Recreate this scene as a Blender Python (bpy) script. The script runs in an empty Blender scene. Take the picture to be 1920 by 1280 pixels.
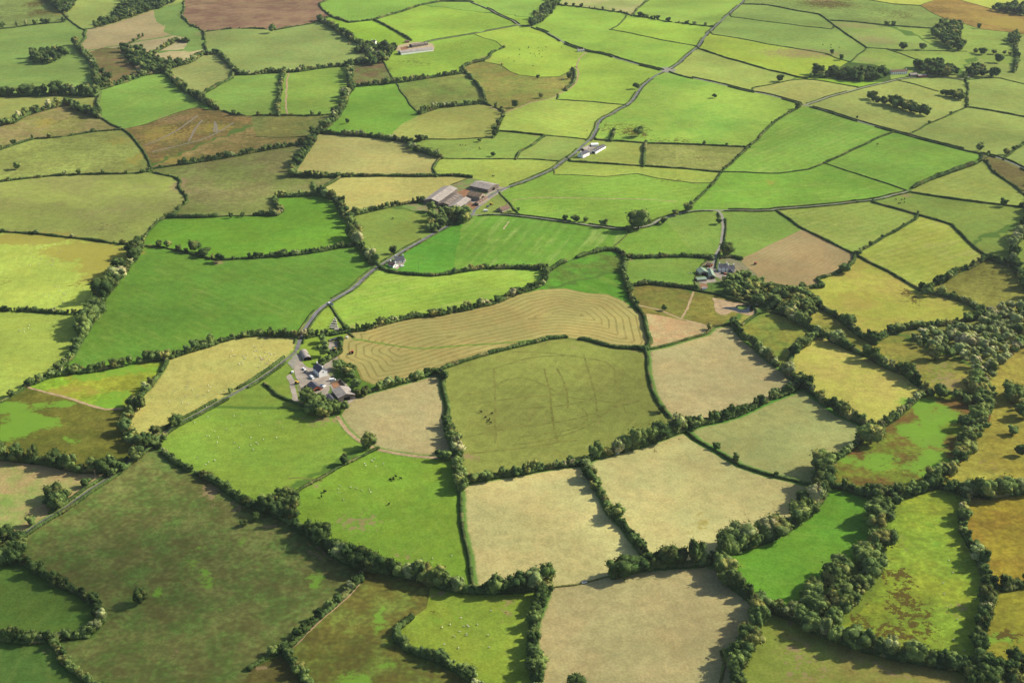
import bpy, bmesh, math, random
import numpy as np
from mathutils import Vector, Matrix, noise as mnoise
from mathutils.geometry import delaunay_2d_cdt
rnd = random.Random(7)
C = bpy.context.scene.collection
sc = bpy.context.scene

# ------------------------------------------------------------------ camera
CAMH, FPX, PITCH = 470.0, 2400.0, math.radians(24.4)
cam_d = bpy.data.cameras.new('camera'); cam = bpy.data.objects.new('camera', cam_d); C.objects.link(cam)
cam_d.sensor_width = 36; cam_d.lens = 36 * FPX / 1920; cam_d.clip_start = 1; cam_d.clip_end = 60000
cam.location = (0, 0, CAMH); cam.rotation_euler = (math.pi / 2 - PITCH, 0, 0)
sc.camera = cam
# ------------------------------------------------------------------ light
SUN_EL, SUN_AZ = math.radians(33), math.radians(71)      # azimuth clockwise from +Y: the sun stands to the right and a little ahead
sd = Vector((math.sin(SUN_AZ) * math.cos(SUN_EL), math.cos(SUN_AZ) * math.cos(SUN_EL), math.sin(SUN_EL)))
sl = bpy.data.lights.new('sun', 'SUN'); sl.energy = 4.6; sl.angle = math.radians(0.55); sl.color = (1.0, 0.93, 0.77)
sun = bpy.data.objects.new('sun', sl); C.objects.link(sun); sun.rotation_euler = sd.to_track_quat('Z', 'Y').to_euler()
w = bpy.data.worlds.new('World'); sc.world = w; w.use_nodes = True
nt = w.node_tree; bg = nt.nodes['Background']; sky = nt.nodes.new('ShaderNodeTexSky'); sky.sky_type = 'NISHITA'
sky.sun_disc = False; sky.sun_elevation = SUN_EL; sky.sun_rotation = SUN_AZ; sky.air_density = 1.0; sky.dust_density = 1.6
nt.links.new(sky.outputs[0], bg.inputs[0]); bg.inputs[1].default_value = 0.10
sc.view_settings.view_transform = 'Standard'; sc.view_settings.look = 'None'; sc.view_settings.gamma = 1
sc.view_settings.exposure = 1.0
sc.cycles.max_bounces = 4; sc.cycles.diffuse_bounces = 2; sc.cycles.transparent_max_bounces = 12

# ------------------------------------------------------------------ terrain and pixel -> ground
def relief(x, y):
    return (5.5 * math.sin(x / 310 + 0.7) * math.cos(y / 420 + 0.3) + 3.5 * math.sin(x / 170 - y / 260 + 1.1)
            + 2.0 * math.sin(y / 120 + x / 480) )
def relief_np(x, y):
    return (5.5 * np.sin(x / 310 + 0.7) * np.cos(y / 420 + 0.3) + 3.5 * np.sin(x / 170 - y / 260 + 1.1)
            + 2.0 * np.sin(y / 120 + x / 480))
SP, CP = math.sin(PITCH), math.cos(PITCH)
def at(u, v):
    """photo pixel -> point on the ground"""
    dx, dy = (u - 960) / FPX, (v - 640) / FPX
    d = (dx, CP - dy * SP, -(SP + dy * CP)); z = 0.0
    for _ in range(6):
        t = (CAMH - z) / -d[2]; z = relief(d[0] * t, d[1] * t)
    return Vector((d[0] * t, d[1] * t, z))
def px(x, y, z=None):
    if z is None: z = relief(x, y)
    r = z - CAMH; f = y * CP - r * SP; dn = -y * SP - r * CP
    if f < 1: return (-9999, -9999, 1)
    return (960 + FPX * x / f, 640 + FPX * dn / f, f)

def link(name, me, parent=None):
    o = bpy.data.objects.new(name, me); C.objects.link(o)
    if parent: o.parent = parent
    return o
def tag(o, label, cat=None, group=None, kind=None):
    o['label'] = label
    if cat: o['category'] = cat
    if group: o['group'] = group
    if kind: o['kind'] = kind
    return o
def mesh_np(name, V, F, mats=(), smooth=False, mi=None):
    """V (n,3) float, F list of equal-size or ragged faces"""
    me = bpy.data.meshes.new(name)
    V = np.asarray(V, dtype=np.float32)
    if isinstance(F, np.ndarray):
        n, k = F.shape; me.vertices.add(len(V)); me.vertices.foreach_set('co', V.ravel())
        me.loops.add(n * k); me.loops.foreach_set('vertex_index', F.astype(np.int32).ravel())
        me.polygons.add(n); me.polygons.foreach_set('loop_start', np.arange(0, n * k, k, dtype=np.int32))
        me.update(calc_edges=True)
    else:
        me.from_pydata([tuple(map(float, v)) for v in V], [], F)
    if smooth: me.polygons.foreach_set('use_smooth', [True] * len(me.polygons))
    for m in mats: me.materials.append(m)
    if mi is not None: me.polygons.foreach_set('material_index', np.asarray(mi, dtype=np.int32))
    me.update(); return me

# ------------------------------------------------------------------ materials
def lin(h, k=1.0):
    c = [int(h[i:i + 2], 16) / 255 for i in (0, 2, 4)]
    return tuple((x / 12.92 if x <= .04045 else ((x + .055) / 1.055) ** 2.4) * k for x in c) + (1,)
class NB:
    def __init__(s, name):
        s.m = bpy.data.materials.new(name); s.m.use_nodes = True; s.t = s.m.node_tree; s.t.nodes.clear()
        s.out = s.t.nodes.new('ShaderNodeOutputMaterial')
    def n(s, typ, **kw):
        nd = s.t.nodes.new(typ)
        for k, v in kw.items():
            if k.startswith('i_'):
                s.put(nd.inputs[int(k[2:]) if k[2:].isdigit() else k[2:]], v)
            else: setattr(nd, k, v)
        return nd
    def put(s, sock, v):
        if isinstance(v, bpy.types.NodeSocket): s.t.links.new(v, sock)
        else: sock.default_value = v
    def math(s, op, a, b=0.0, c=None, clamp=False):
        nd = s.t.nodes.new('ShaderNodeMath'); nd.operation = op; nd.use_clamp = clamp
        s.put(nd.inputs[0], a); s.put(nd.inputs[1], b)
        if c is not None: s.put(nd.inputs[2], c)
        return nd.outputs[0]
    def mix(s, f, a, b, typ='MIX'):
        nd = s.t.nodes.new('ShaderNodeMix'); nd.data_type = 'RGBA'; nd.blend_type = typ
        s.put(nd.inputs[0], f); s.put(nd.inputs[6], a); s.put(nd.inputs[7], b); return nd.outputs[2]
    def ramp(s, x, lo, hi, a=0.0, b=1.0):
        nd = s.t.nodes.new('ShaderNodeMapRange'); nd.interpolation_type = 'SMOOTHSTEP'; s.put(nd.inputs[0], x)
        for i, v in enumerate((lo, hi, a, b)): s.put(nd.inputs[i + 1], v)
        return nd.outputs[0]
    def noise(s, vec, scale, det=3.0, rough=0.55):
        nd = s.t.nodes.new('ShaderNodeTexNoise'); s.put(nd.inputs['Vector'], vec); nd.inputs['Scale'].default_value = scale
        nd.inputs['Detail'].default_value = det; nd.inputs['Roughness'].default_value = rough; return nd.outputs[0]
    def attr(s, name): 
        nd = s.t.nodes.new('ShaderNodeAttribute'); nd.attribute_name = name; return nd.outputs['Fac']
    def done(s, col, rough=1.0, spec=0.0, metal=0.0):
        if rough >= 1.0 and not metal:
            b = s.t.nodes.new('ShaderNodeBsdfDiffuse'); s.put(b.inputs[0], col)
        else:
            b = s.t.nodes.new('ShaderNodeBsdfPrincipled'); s.put(b.inputs['Base Color'], col)
            b.inputs['Roughness'].default_value = rough; b.inputs['Specular IOR Level'].default_value = spec; b.inputs['Metallic'].default_value = metal
        s.t.links.new(b.outputs[0], s.out.inputs[0]); return s.m
def simple(name, hexc, var=0.25, scale=0.8, k=0.5, rough=1.0, spec=0.0, metal=0.0):
    b = NB(name); g = b.n('ShaderNodeNewGeometry').outputs['Position']
    n1 = b.noise(g, scale, 3); v = b.ramp(n1, .3, .7, 1 - var, 1 + var)
    c = b.mix(1.0, lin(hexc, k), v, 'MULTIPLY')
    nd = b.t.nodes.new('ShaderNodeCombineColor')
    for i in range(3): b.t.links.new(v, nd.inputs[i])
    c = b.mix(1.0, lin(hexc, k), nd.outputs[0], 'MULTIPLY')
    return b.done(c, rough, spec, metal)
def sc3(b, col, f):
    """colour times a scalar socket"""
    nd = b.t.nodes.new('ShaderNodeCombineColor')
    for i in range(3): b.put(nd.inputs[i], f)
    return b.mix(1.0, col, nd.outputs[0], 'MULTIPLY')

K = 0.5
DEF = dict(c2=None, ms=1 / 45, ma=0.35, sp=0, sa=0.0, fine=0.16, margin='5b7a34', mw=1.7, rows=False, big=0.16, tuft=0.0)
def field_mat(name, hexc, **kw):
    p = dict(DEF); p.update(kw); b = NB(name)
    g = b.n('ShaderNodeNewGeometry').outputs['Position']
    c = lin(hexc, K)
    c2 = lin(p['c2'], K) if p['c2'] else (c[0] * 1.10 + .012, c[1] * 0.90, c[2] * .95, 1)
    nm = b.noise(g, p['ms'], 7, .72)
    col = b.mix(b.math('MULTIPLY', b.ramp(nm, .42, .60), p['ma'] if p['c2'] is None else 1.0), c, c2)
    nb = b.noise(g, 1 / 130, 2); col = sc3(b, col, b.ramp(nb, .3, .7, 1 - p['big'], 1 + p['big']))
    nh = b.noise(g, 1 / 38, 5, .65); yel = (min(1, c[0] * 1.22 + .004), c[1] * .98, c[2] * .9, 1)
    if p['c2'] is None: col = b.mix(b.math('MULTIPLY', b.ramp(nh, .45, .68), .25), col, yel)
    if p['sa']:
        su = b.attr('su'); wob = b.noise(g, 1 / 25, 2)
        ph = b.math('MULTIPLY', b.math('ADD', su, b.math('MULTIPLY', wob, 2.0)), 2 * math.pi / p['sp'])
        s = b.math('SINE', ph)
        if p['rows']:
            s = b.ramp(s, .55, .85, 0, 1); brk = b.noise(g, 1 / 9, 2)
            f = b.math('MULTIPLY', s, b.ramp(brk, .25, .5, .35, 1.0))
            col = b.mix(b.math('MULTIPLY', f, p['sa']), col, lin(p.get('rc', '6d6a35'), K))
        else:
            # drill / mowing lines: streaks stretched along the lines
            sv = b.attr('sv'); cx = b.t.nodes.new('ShaderNodeCombineXYZ'); b.put(cx.inputs[0], b.math('MULTIPLY', su, 1 / p['sp'])); b.put(cx.inputs[1], b.math('MULTIPLY', sv, 1 / (p['sp'] * 9)))
            st = b.noise(cx.outputs[0], 1.3, 3, .6)
            f = b.math('MULTIPLY', b.ramp(st, .48, .66), b.ramp(b.noise(g, 1 / 50, 3), .35, .6, .35, 1.0))
            lc = lin(p.get('rc', 'c9c47a'), K)
            col = b.mix(b.math('MULTIPLY', f, p['sa']), col, lc)
            col = sc3(b, col, b.ramp(s, -1, 1, 1 - .045 * min(1, p['sa'] * 2), 1 + .045 * min(1, p['sa'] * 2)))
    nf = b.noise(g, 1 / 1.6, 2, .7); col = sc3(b, col, b.ramp(nf, .28, .72, 1 - p['fine'], 1 + p['fine']))
    nf2 = b.noise(g, 1 / 8.0, 3, .65); col = sc3(b, col, b.ramp(nf2, .3, .7, 1 - p['fine'] * .7, 1 + p['fine'] * .7))
    if p['tuft']:
        nt_ = b.noise(g, 1 / 3.2, 3, .7); nu = b.noise(g, 1 / 30, 3)
        col = b.mix(b.math('MULTIPLY', b.ramp(b.math('ADD', nt_, b.math('MULTIPLY', nu, .5)), .68, .84), p['tuft']), col, lin('55492a', K))
    # patches (worn soil, rushes, lush grass) breaking up into small tufts towards their edges
    n9 = b.math('MULTIPLY_ADD', b.noise(g, 1 / 12.0, 7, .8), 1.7, -.35)
    n4 = b.math('MULTIPLY_ADD', b.noise(g, 1 / 5.0, 4, .75), 2.0, -.5)
    for an, hc, am in (('lush', '80b03c', .75), ('gold', 'aa9a48', .7), ('soil', 'a98f6a', .7), ('rush', '615029', .92)):
        a = b.attr(an); fineb = an in ('rush', 'soil')
        m = b.ramp(b.math('SUBTRACT', b.math('ADD', b.math('MULTIPLY', a, .78) if fineb else a, n4 if fineb else n9), 1.0), -.05 if fineb else -.07, .06 if fineb else .09)
        col = b.mix(b.math('MULTIPLY', m, am), col, lin(hc, K))
    # margin under the hedge
    e = b.attr('edge'); ne = b.noise(g, 1 / 5.0, 3)
    m = b.ramp(b.math('ADD', e, b.math('MULTIPLY', ne, -3.0)), p['mw'] - 2.5, p['mw'] + .2, 1, 0)
    col = b.mix(b.math('MULTIPLY', m, .9), col, lin(p['margin'], K))
    return b.done(col)

def foliage_mat(name, ha, hb, hc, k=0.56):
    b = NB(name); g = b.n('ShaderNodeNewGeometry').outputs['Position']
    vo = b.n('ShaderNodeTexVoronoi'); b.put(vo.inputs['Vector'], g); vo.inputs['Scale'].default_value = 1 / 9
    sep = b.n('ShaderNodeSeparateColor'); b.put(sep.inputs[0], vo.outputs['Color'])
    col = b.mix(b.ramp(sep.outputs[0], .15, .9), lin(ha, k), lin(hb, k))
    col = b.mix(b.ramp(sep.outputs[1], .72, .98), col, lin(hc, k))
    col = sc3(b, col, b.ramp(sep.outputs[2], 0, 1, .72, 1.30))
    n1 = b.noise(g, 1 / 1.1, 3, .75); col = sc3(b, col, b.ramp(n1, .3, .7, .62, 1.42))
    d = b.n('ShaderNodeBsdfDiffuse'); b.put(d.inputs[0], col)
    t = b.n('ShaderNodeBsdfTranslucent'); b.put(t.inputs[0], b.mix(1.0, col, (1.0, 1.0, .5, 1), 'MULTIPLY'))
    mx = b.n('ShaderNodeMixShader'); mx.inputs[0].default_value = .25
    b.t.links.new(d.outputs[0], mx.inputs[1]); b.t.links.new(t.outputs[0], mx.inputs[2]); b.t.links.new(mx.outputs[0], b.out.inputs[0])
    return b.m
M = {}
M['leaf'] = foliage_mat('broadleaf_foliage', '55693a', '768748', '93914f', k=0.72)
M['leafdark'] = foliage_mat('dark_foliage', '41562f', '566a38', '666e3c', k=0.68)
M['willow'] = foliage_mat('willow_scrub_foliage', '75854e', '9aa068', 'aca478', k=0.78)
M['hedge'] = foliage_mat('hedge_foliage', '4a5f33', '60733d', '7b7a4a', k=0.64)
M['bank'] = foliage_mat('bank_tussocks', '63703a', '7f8048', '8f8458')
M['bark'] = simple('bark', '6b5e4c', .3, 2.0)
M['asphalt'] = simple('asphalt', '928e92', .25, .15, k=.42)
M['lanedark'] = simple('dark_tarmac', '8d8a82', .2, .3, k=.42)  # darker grey tarmac of the narrow hedge-lined lane
M['lane'] = simple('lane_surface', 'a39f90', .15, .3, k=.5)
M['dirt'] = simple('dirt_track', 'bda47e', .2, .25, k=.5)
M['stone'] = simple('stone_bank', 'a39a86', .2, .4, k=.45)
M['yard'] = simple('yard_surface', 'b3a797', .18, .15, k=.5)
M['yardbrown'] = simple('muddy_yard', 'a37a5c', .25, .2, k=.5)
M['render'] = simple('white_render', 'f2efe6', .05, .5, k=.8)
M['brick'] = simple('brick', 'b8694a', .15, 1.5, k=.55)
M['stonewall'] = simple('stone_wall', 'b5a58f', .2, 1.0, k=.5)
M['slate'] = simple('slate_roof', '6b6a72', .12, 1.2, k=.5)
M['brownroof'] = simple('brown_tile_roof', '8a7264', .15, .6, k=.5)
M['metal'] = simple('grey_metal_sheet', 'b0a69c', .16, .25, k=.55)
M['metaldark'] = simple('weathered_metal_sheet', '887c72', .28, .22, k=.5)
M['brownsheet'] = simple('rusty_brown_sheet', '8f7c68', .25, .25, k=.5)
M['metalgreen'] = simple('green_metal_sheet', '9db29c', .12, .3, k=.5)
M['glass'] = simple('dark_glass', '20262b', .1, 1, k=.5, rough=.2, spec=.5)
M['black'] = simple('black_wrap', '24252b', .3, 1.2, k=.6, rough=.4, spec=.4)
M['dark'] = simple('dark_rubber_and_openings', '1d1d1d', .1, 1)  # rubber and black paint; also the painted-in darkness of door openings
M['red'] = simple('red_paint', 'b5292a', .1, 1, k=.7, rough=.4, spec=.4)
M['yellow'] = simple('yellow_paint', 'e0b428', .1, 1, k=.7, rough=.4, spec=.4)
M['green'] = simple('green_paint', '3f7d3a', .1, 1, k=.7, rough=.4, spec=.4)
M['white'] = simple('white_paint', 'eeeeea', .05, 1, k=.8, rough=.4, spec=.4)
M['blue'] = simple('blue_paint', '3d5878', .05, 1, k=.7, rough=.4, spec=.4)
M['palewrap'] = simple('pale_wrap', 'd9cfc0', .15, 1.5, k=.6)
M['wool'] = simple('wool', 'e2dcc4', .08, 4, k=.6)
M['hide'] = simple('black_hide', '1c1a18', .2, 3, k=.6)
M['wood'] = simple('grey_timber', '8f8678', .2, 3, k=.5)
def water_mat():
    b = NB('pond_water'); p = b.n('ShaderNodeBsdfPrincipled'); p.inputs['Base Color'].default_value = (.012, .014, .010, 1)
    p.inputs['Roughness'].default_value = .12; p.inputs['Specular IOR Level'].default_value = .12; b.t.links.new(p.outputs[0], b.out.inputs[0]); return b.m
M['water'] = water_mat()
# ------------------------------------------------------------------ survey of the land (photo pixels, mapped to the ground)
# code: h<height> hedge, t<height> belt of trees, s<height> hedge with scattered trees, f low bank, p earth track, x nothing but a change of crop
LINES = '''
s8|0,55 20,53 42,50 75,46 120,42
h2|112,15 125,35 150,54 160,57
x|160,57 215,44 250,32 310,12 345,4 352,-4
s4|345,4 345,14 342,32 357,47 382,60
f|345,14 360,10 400,5 425,-2
s3|382,60 400,58 440,54 480,54 517,57 555,50 587,45 600,38
s3|622,-2 597,7 605,20 622,31 600,38
h2|160,57 159,72 150,82 140,85
t8|140,85 155,100 170,118 177,132 180,150 185,168
t7|185,170 225,158 270,142 307,136 322,128 350,121
x|168,98 190,90 225,91 232,96 245,112 262,140
s5|225,91 250,78 269,68
t6|285,102 312,88 330,77 350,80
x|288,18 292,40 305,48 325,48 343,40
x|310,52 307,60 325,66 350,72 350,85 343,95 355,98 384,92
h3|382,60 385,75 384,88 389,100
t7|350,121 362,116 380,103 410,102 425,118 442,133
h4|442,133 435,147 415,158 390,172 372,182
t8|309,135 325,155 350,172 375,190 405,205
s5|405,205 440,216 480,217 557,217
s5|567,218 600,217 630,214 645,205
t6|450,141 480,140 510,137 535,137 560,135 600,129 640,125 660,123 695,118 715,110
t5|532,137 527,160 522,190 522,214
p|540,140 538,165 536,190 538,208
t8|656,124 657,150 660,170 652,180 642,207 630,225 610,242 595,252 582,275 567,300 550,321
t6|663,163 705,160 755,155 805,147 862,139
h1|722,120 737,150 747,162 765,190 786,215
t6|786,215 825,202 855,200 908,194
x|786,215 755,232 737,247 738,263
h4|910,195 907,175 892,155 872,135 867,125 885,119 905,115
h3|905,115 917,108 920,100 945,90
f|945,90 930,77 905,71 890,65
f|905,115 937,122 960,136 975,141 1010,145 1047,144 1065,135 1078,125
p|1100,98 1087,110 1080,127 1085,140 1080,155 1067,167 1047,177 1030,185 997,192 975,201 948,212 920,202
h3|1075,133 1078,145 1074,158 1060,168
s6|910,195 935,205 945,213 938,230 932,245 925,257
h1|797,262 855,261 925,258
t6|600,250 655,254 705,259 737,263 767,268 797,262
t6|767,268 772,281 800,289 827,297
h1|827,297 850,298 900,299 950,298 1000,299 1053,303
h2|822,300 812,317 816,331
t6|547,330 580,332 635,333 660,331
h3|659,331 705,331 805,331 855,331 880,333
h3|640,333 610,350 585,363
t9|587,364 620,372 640,383 641,402 655,420 665,440 675,460 684,480 695,493 707,497
t5|645,404 675,402 717,392 765,382 795,379
f|797,379 815,362 850,345 880,333
t5|587,367 570,368 525,370 515,373 517,385 530,397 517,405 480,405
h1|480,405 455,406 430,406 400,407
h4|400,407 360,408 315,408
s4|275,322 325,332 337,340 335,352 347,365 350,380 337,390 325,402 295,415 275,437 267,455 268,463
h2|282,317 275,295 265,275 250,260 232,244 212,235 187,220
s5|0,341 50,335 100,330 150,328 212,326 262,324 282,320
s4|0,435 75,439 162,449 190,453 230,458 266,462
t13|266,464 250,490 228,515 207,545 190,572 168,608 150,637
t6|150,637 135,667 117,685 90,706 50,723
t4|0,584 60,583 125,589 178,590
s6|270,462 300,462 335,471 375,481 410,488 437,487 480,485
t5|480,485 520,482 555,479 605,471 630,466 668,461
t8|90,706 125,700 175,697 225,687 270,678 320,671 350,662 390,651 412,642
t6|412,642 440,634 480,628 515,630 553,632
s5|50,723 35,733 15,745 0,752
p|57,727 90,737 125,747 162,757 200,766 237,765
h3|310,680 300,700 282,725
t8|282,725 262,747 245,772 237,800 245,826 265,838
t10|0,860 50,866 100,874 150,884 195,884 224,874
t6|283,832 300,845 335,868 375,892 425,922 475,951 500,957
t11|498,955 530,975 580,1006 630,1040 680,1064 730,1073 780,1086 830,1102 880,1110 905,1112 960,1110 1005,1103 1028,1095
h2|694,846 655,867 630,880 585,905 555,925 540,935
h3|812,697 830,707 835,740 840,772 842,795
t9|842,795 848,830 857,857 862,885 862,917
h2|862,917 865,940 867,960 870,992 875,1035 882,1077 890,1105
h3|657,747 680,740 705,733
t7|705,733 730,725 780,711 812,700
h3|812,698 840,688 870,677 900,668 942,657 980,648 1010,641 1030,635
h3|1030,635 1060,632 1100,638 1135,648 1155,652 1192,654 1207,656
h1|654,622 663,632
t6|654,622 685,619 730,607 780,596 822,591 880,581 930,567 965,553 1000,541 1018,533 1023,513
x|985,549 1010,542 1060,540 1100,549 1140,552 1170,565 1192,583 1200,589
t5|1167,480 1172,507 1175,532 1182,557 1192,575
h3|1192,575 1205,592 1211,615 1216,640 1207,656
h3|712,503 735,512 765,516 810,517 850,512
t5|850,512 905,504 960,503 1018,507
h4|1023,513 1060,492 1100,477 1135,470 1155,471 1168,480
f|1180,436 1175,442 1152,462 1148,470
x|1248,408 1255,425 1270,437 1285,460 1302,481
t4|1168,483 1200,484 1235,482 1280,482 1337,484
h4|1177,537 1222,533 1260,538 1302,543
p|1195,572 1235,581 1275,597 1310,607 1332,614
x|1300,545 1285,580 1275,597
h2|1337,614 1325,627 1285,638 1235,650 1207,656
h2|1207,656 1212,675 1215,705 1225,735 1238,757 1255,780 1280,806
t8|1372,608 1392,632 1415,652 1445,680 1475,702 1502,722
t8|1287,806 1310,798 1350,788 1385,776 1440,752 1475,738 1507,724
t7|866,905 900,899 915,897 960,890 1005,881 1055,874 1097,872
t11|1110,862 1155,850 1210,835 1255,819 1287,807
h2|1097,872 1110,862
t7|1095,872 1107,890 1118,912 1135,940 1145,962 1172,992 1192,1022 1212,1045 1218,1066
f|1028,1100 1080,1094 1130,1083 1160,1078
t12|1152,1078 1195,1070 1250,1062 1310,1058 1345,1050 1380,1032 1440,1011 1480,990 1520,962 1545,925 1550,905 1545,882
h2|1290,810 1310,827 1335,842 1357,856 1385,872 1440,889 1482,899 1525,910 1548,905
t8|1507,724 1540,752 1570,777 1615,796 1632,802
t6|1632,815 1600,838 1570,857 1548,875
t6|1640,808 1655,800 1677,785 1702,765 1727,742
t9|1440,560 1458,575 1485,597 1522,619 1560,642 1600,660 1635,674 1665,690 1700,702 1722,722 1745,740
t8|1505,552 1545,581 1580,603 1617,633 1640,645
t8|1490,660 1515,645 1530,630
h3|1475,700 1482,680 1490,660
h2|1457,394 1500,426 1552,452 1600,476 1632,494 1665,510 1702,532 1727,545
t7|1727,545 1790,560 1822,574 1845,595
h3|1603,478 1600,492 1575,511 1532,524 1543,539 1500,542 1440,535
x|1440,535 1425,533 1415,512 1400,500 1388,486
x|1388,486 1440,460 1505,430
s4|1605,478 1615,468 1665,442 1715,412
h2|1635,379 1715,402 1785,422 1802,440 1830,467 1852,481
t6|1727,545 1765,530 1790,512 1815,505 1852,485
t7|1852,485 1870,492 1893,500
t9|1920,425 1912,445 1897,480 1902,507 1922,535
h2|1701,359 1765,370 1840,381 1915,389 1925,390
h4|1701,358 1740,340 1790,322 1822,310 1850,295
h1|1548,306 1585,320 1640,337 1697,356
h2|1677,248 1652,256 1615,275 1548,306
h1|1548,306 1515,318 1462,325 1440,325 1352,322
s3|1838,290 1860,320 1897,346 1922,366
h1|1372,32 1440,41 1500,49 1560,55
h2|1388,8 1440,10 1502,22 1537,28 1557,42 1580,60 1605,77 1625,90
h2|1557,39 1605,42 1650,47 1702,51 1747,54 1775,38
h1|1337,65 1385,72 1440,83 1515,95 1550,101 1570,110 1595,117 1625,90
h2|1310,92 1372,112 1440,131 1497,145 1512,147
h1|1412,165 1440,160 1475,152 1505,149 1527,150 1570,157 1615,165
h1|1625,90 1660,92 1690,95 1775,96 1810,97
h1|1663,93 1690,102 1722,113
f|1725,11 1740,20 1770,35 1802,42 1840,55 1885,60 1922,65
f|1725,11 1750,1 1755,-5
f|1790,-2 1852,15 1922,30
h1|1615,-2 1675,8 1725,11
h1|1682,151 1720,160 1757,171
s4|1812,150 1815,175 1814,200
h1|1708,250 1745,230 1765,222 1814,201
h2|1814,201 1860,208 1922,220
h1|1812,150 1850,146 1875,147 1925,159
s4|1882,297 1900,282 1922,268
t6|1905,62 1905,95 1907,112 1900,135
s3|1500,201 1470,217 1440,240 1422,260 1400,278 1365,312 1350,325 1335,347 1308,372 1290,396
s6|1047,10 1080,13 1135,20 1165,24 1185,30 1210,33 1250,41 1300,47 1337,51
h1|1175,30 1160,48 1145,56
h1|1145,56 1180,62 1240,75 1302,86
s3|1185,30 1195,17 1220,-2
h1|1045,178 1042,187 1110,191 1172,197
h2|932,246 970,249 1018,254
h1|1025,254 1060,257 1105,262
h2|1020,255 1000,271 975,286 968,298
h2|1120,262 1210,269 1315,272 1405,277
h3|1211,270 1208,290 1206,310
h2|1070,303 1135,307 1210,312 1310,319 1352,323
f|1040,322 1040,327 1135,331 1197,326 1235,335 1300,343 1340,343
t3|625,33 655,43 700,38 755,22 790,10 830,3 878,4
h3|702,38 730,52 770,76
h1|618,569 625,580 635,597 650,618 654,622
t6|575,634 592,630 630,628 654,622
h2|497,720 520,740 550,754 575,766
x|640,640 634,655 632,675 650,683 665,687 677,712 700,722 750,713 790,704 812,698
f|480,257 520,258 580,256 600,252
t6|340,309 400,301 450,292 480,286 512,280 562,272 585,268
s3|282,318 340,309
f|187,222 232,243 275,232 350,206 370,201 390,206 405,207
t11|0,181 50,181 125,178 175,182 186,176
h3|186,170 184,195 188,220
t8|0,236 25,232 50,218 80,208 100,203 125,196 160,213 187,222
s5|0,281 25,272 62,261 112,257 150,252 180,247 225,244
t9|1705,920 1760,913 1802,924 1852,933 1880,927 1925,922
t8|1550,908 1580,916 1615,928 1652,936
t8|1652,936 1690,932 1715,926 1745,912
x|1745,912 1790,880 1815,850 1833,820 1856,795 1860,770 1850,740
x|1745,740 1780,738 1815,732 1850,740
x|1845,595 1868,610 1880,640 1868,700 1850,740
x|1850,740 1880,745 1925,760
x|1868,612 1925,600
x|1652,936 1655,960 1645,1005 1600,1050 1560,1080 1505,1115 1490,1161
t9|1338,1057 1365,1087 1390,1110 1420,1137 1455,1150 1492,1162
t11|1425,1145 1410,1190 1400,1220 1388,1250 1385,1285
t9|1487,1162 1530,1188 1600,1212 1680,1236 1760,1252 1850,1262 1922,1266
t8|1815,925 1805,960 1808,1000 1828,1042 1848,1085 1852,1122 1842,1172 1838,1215 1840,1255
t8|1852,1098 1880,1108 1922,1100
t6|672,1087 655,1107 617,1145 587,1170 552,1207
p|680,1066 670,1095 650,1117 615,1150 585,1178 550,1212
s6|552,1207 525,1222 495,1235 470,1250
t6|540,1225 565,1255 590,1288
x|806,1104 798,1140 765,1163
t6|765,1163 740,1180 740,1205 780,1228 820,1242 860,1262 895,1286
t9|1027,1097 1020,1125 1008,1165 1002,1205 1003,1250 1008,1286
f|1355,1222 1362,1250 1352,1278
t7|40,1050 90,1085 140,1110 185,1140 195,1165 170,1190 120,1195 60,1205 0,1200
t6|100,1200 115,1240 150,1265 185,1288
x|1210,590 1212,588 1240,592 1300,605 1337,614
h2|1375,517 1390,540 1410,570 1420,590 1392,610 1372,608 1337,614
x|1336,558 1400,572 1420,580
h2|1300,545 1340,552 1400,570
x|1340,556 1345,600 1338,613
s4|1500,600 1440,585 1420,590
h4|1440,560 1420,540 1410,535
t5|600,684 640,662 640,640
x|543,655 553,700 560,740
h2|597,577 618,569
x|997,51 1040,22 1047,10 1056,-2
x|1560,640 1530,630 1500,600
x|112,16 100,8 84,-4
x|480,257 475,240 472,221
x|470,1250 440,1295
x|40,1050 30,1012
x|800,79 785,78 770,76
x|770,76 745,90 720,104 697,112
x|654,622 640,640
x|657,747 650,765 636,786
x|575,766 600,783 634,784
x|553,675 575,690 600,684
x|560,740 575,766
x|880,333 915,340 945,353
h1|938,360 952,378 975,403
h3|1388,486 1375,482 1343,484
f|1302,543 1304,515 1318,495 1337,486
t7|1640,642 1665,628 1700,618 1760,612 1845,597
x|1590,117 1570,128 1530,135 1512,147
x|1512,147 1530,147 1600,153 1660,154
x|1722,113 1735,130 1735,145
x|1757,171 1770,180 1812,185
x|1810,97 1850,115 1905,125
x|1900,135 1880,148
x|1595,117 1640,121 1668,130 1672,150
x|870,412 862,440 855,475 850,505
t8|600,40 630,57 660,78 690,88 695,118
t4|1145,262 1150,250 1150,245
t6|888,402 870,418 845,423 815,433
x|1495,1163 1560,1180 1600,1160 1650,1100 1662,1050 1668,1000 1690,932
'''
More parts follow.
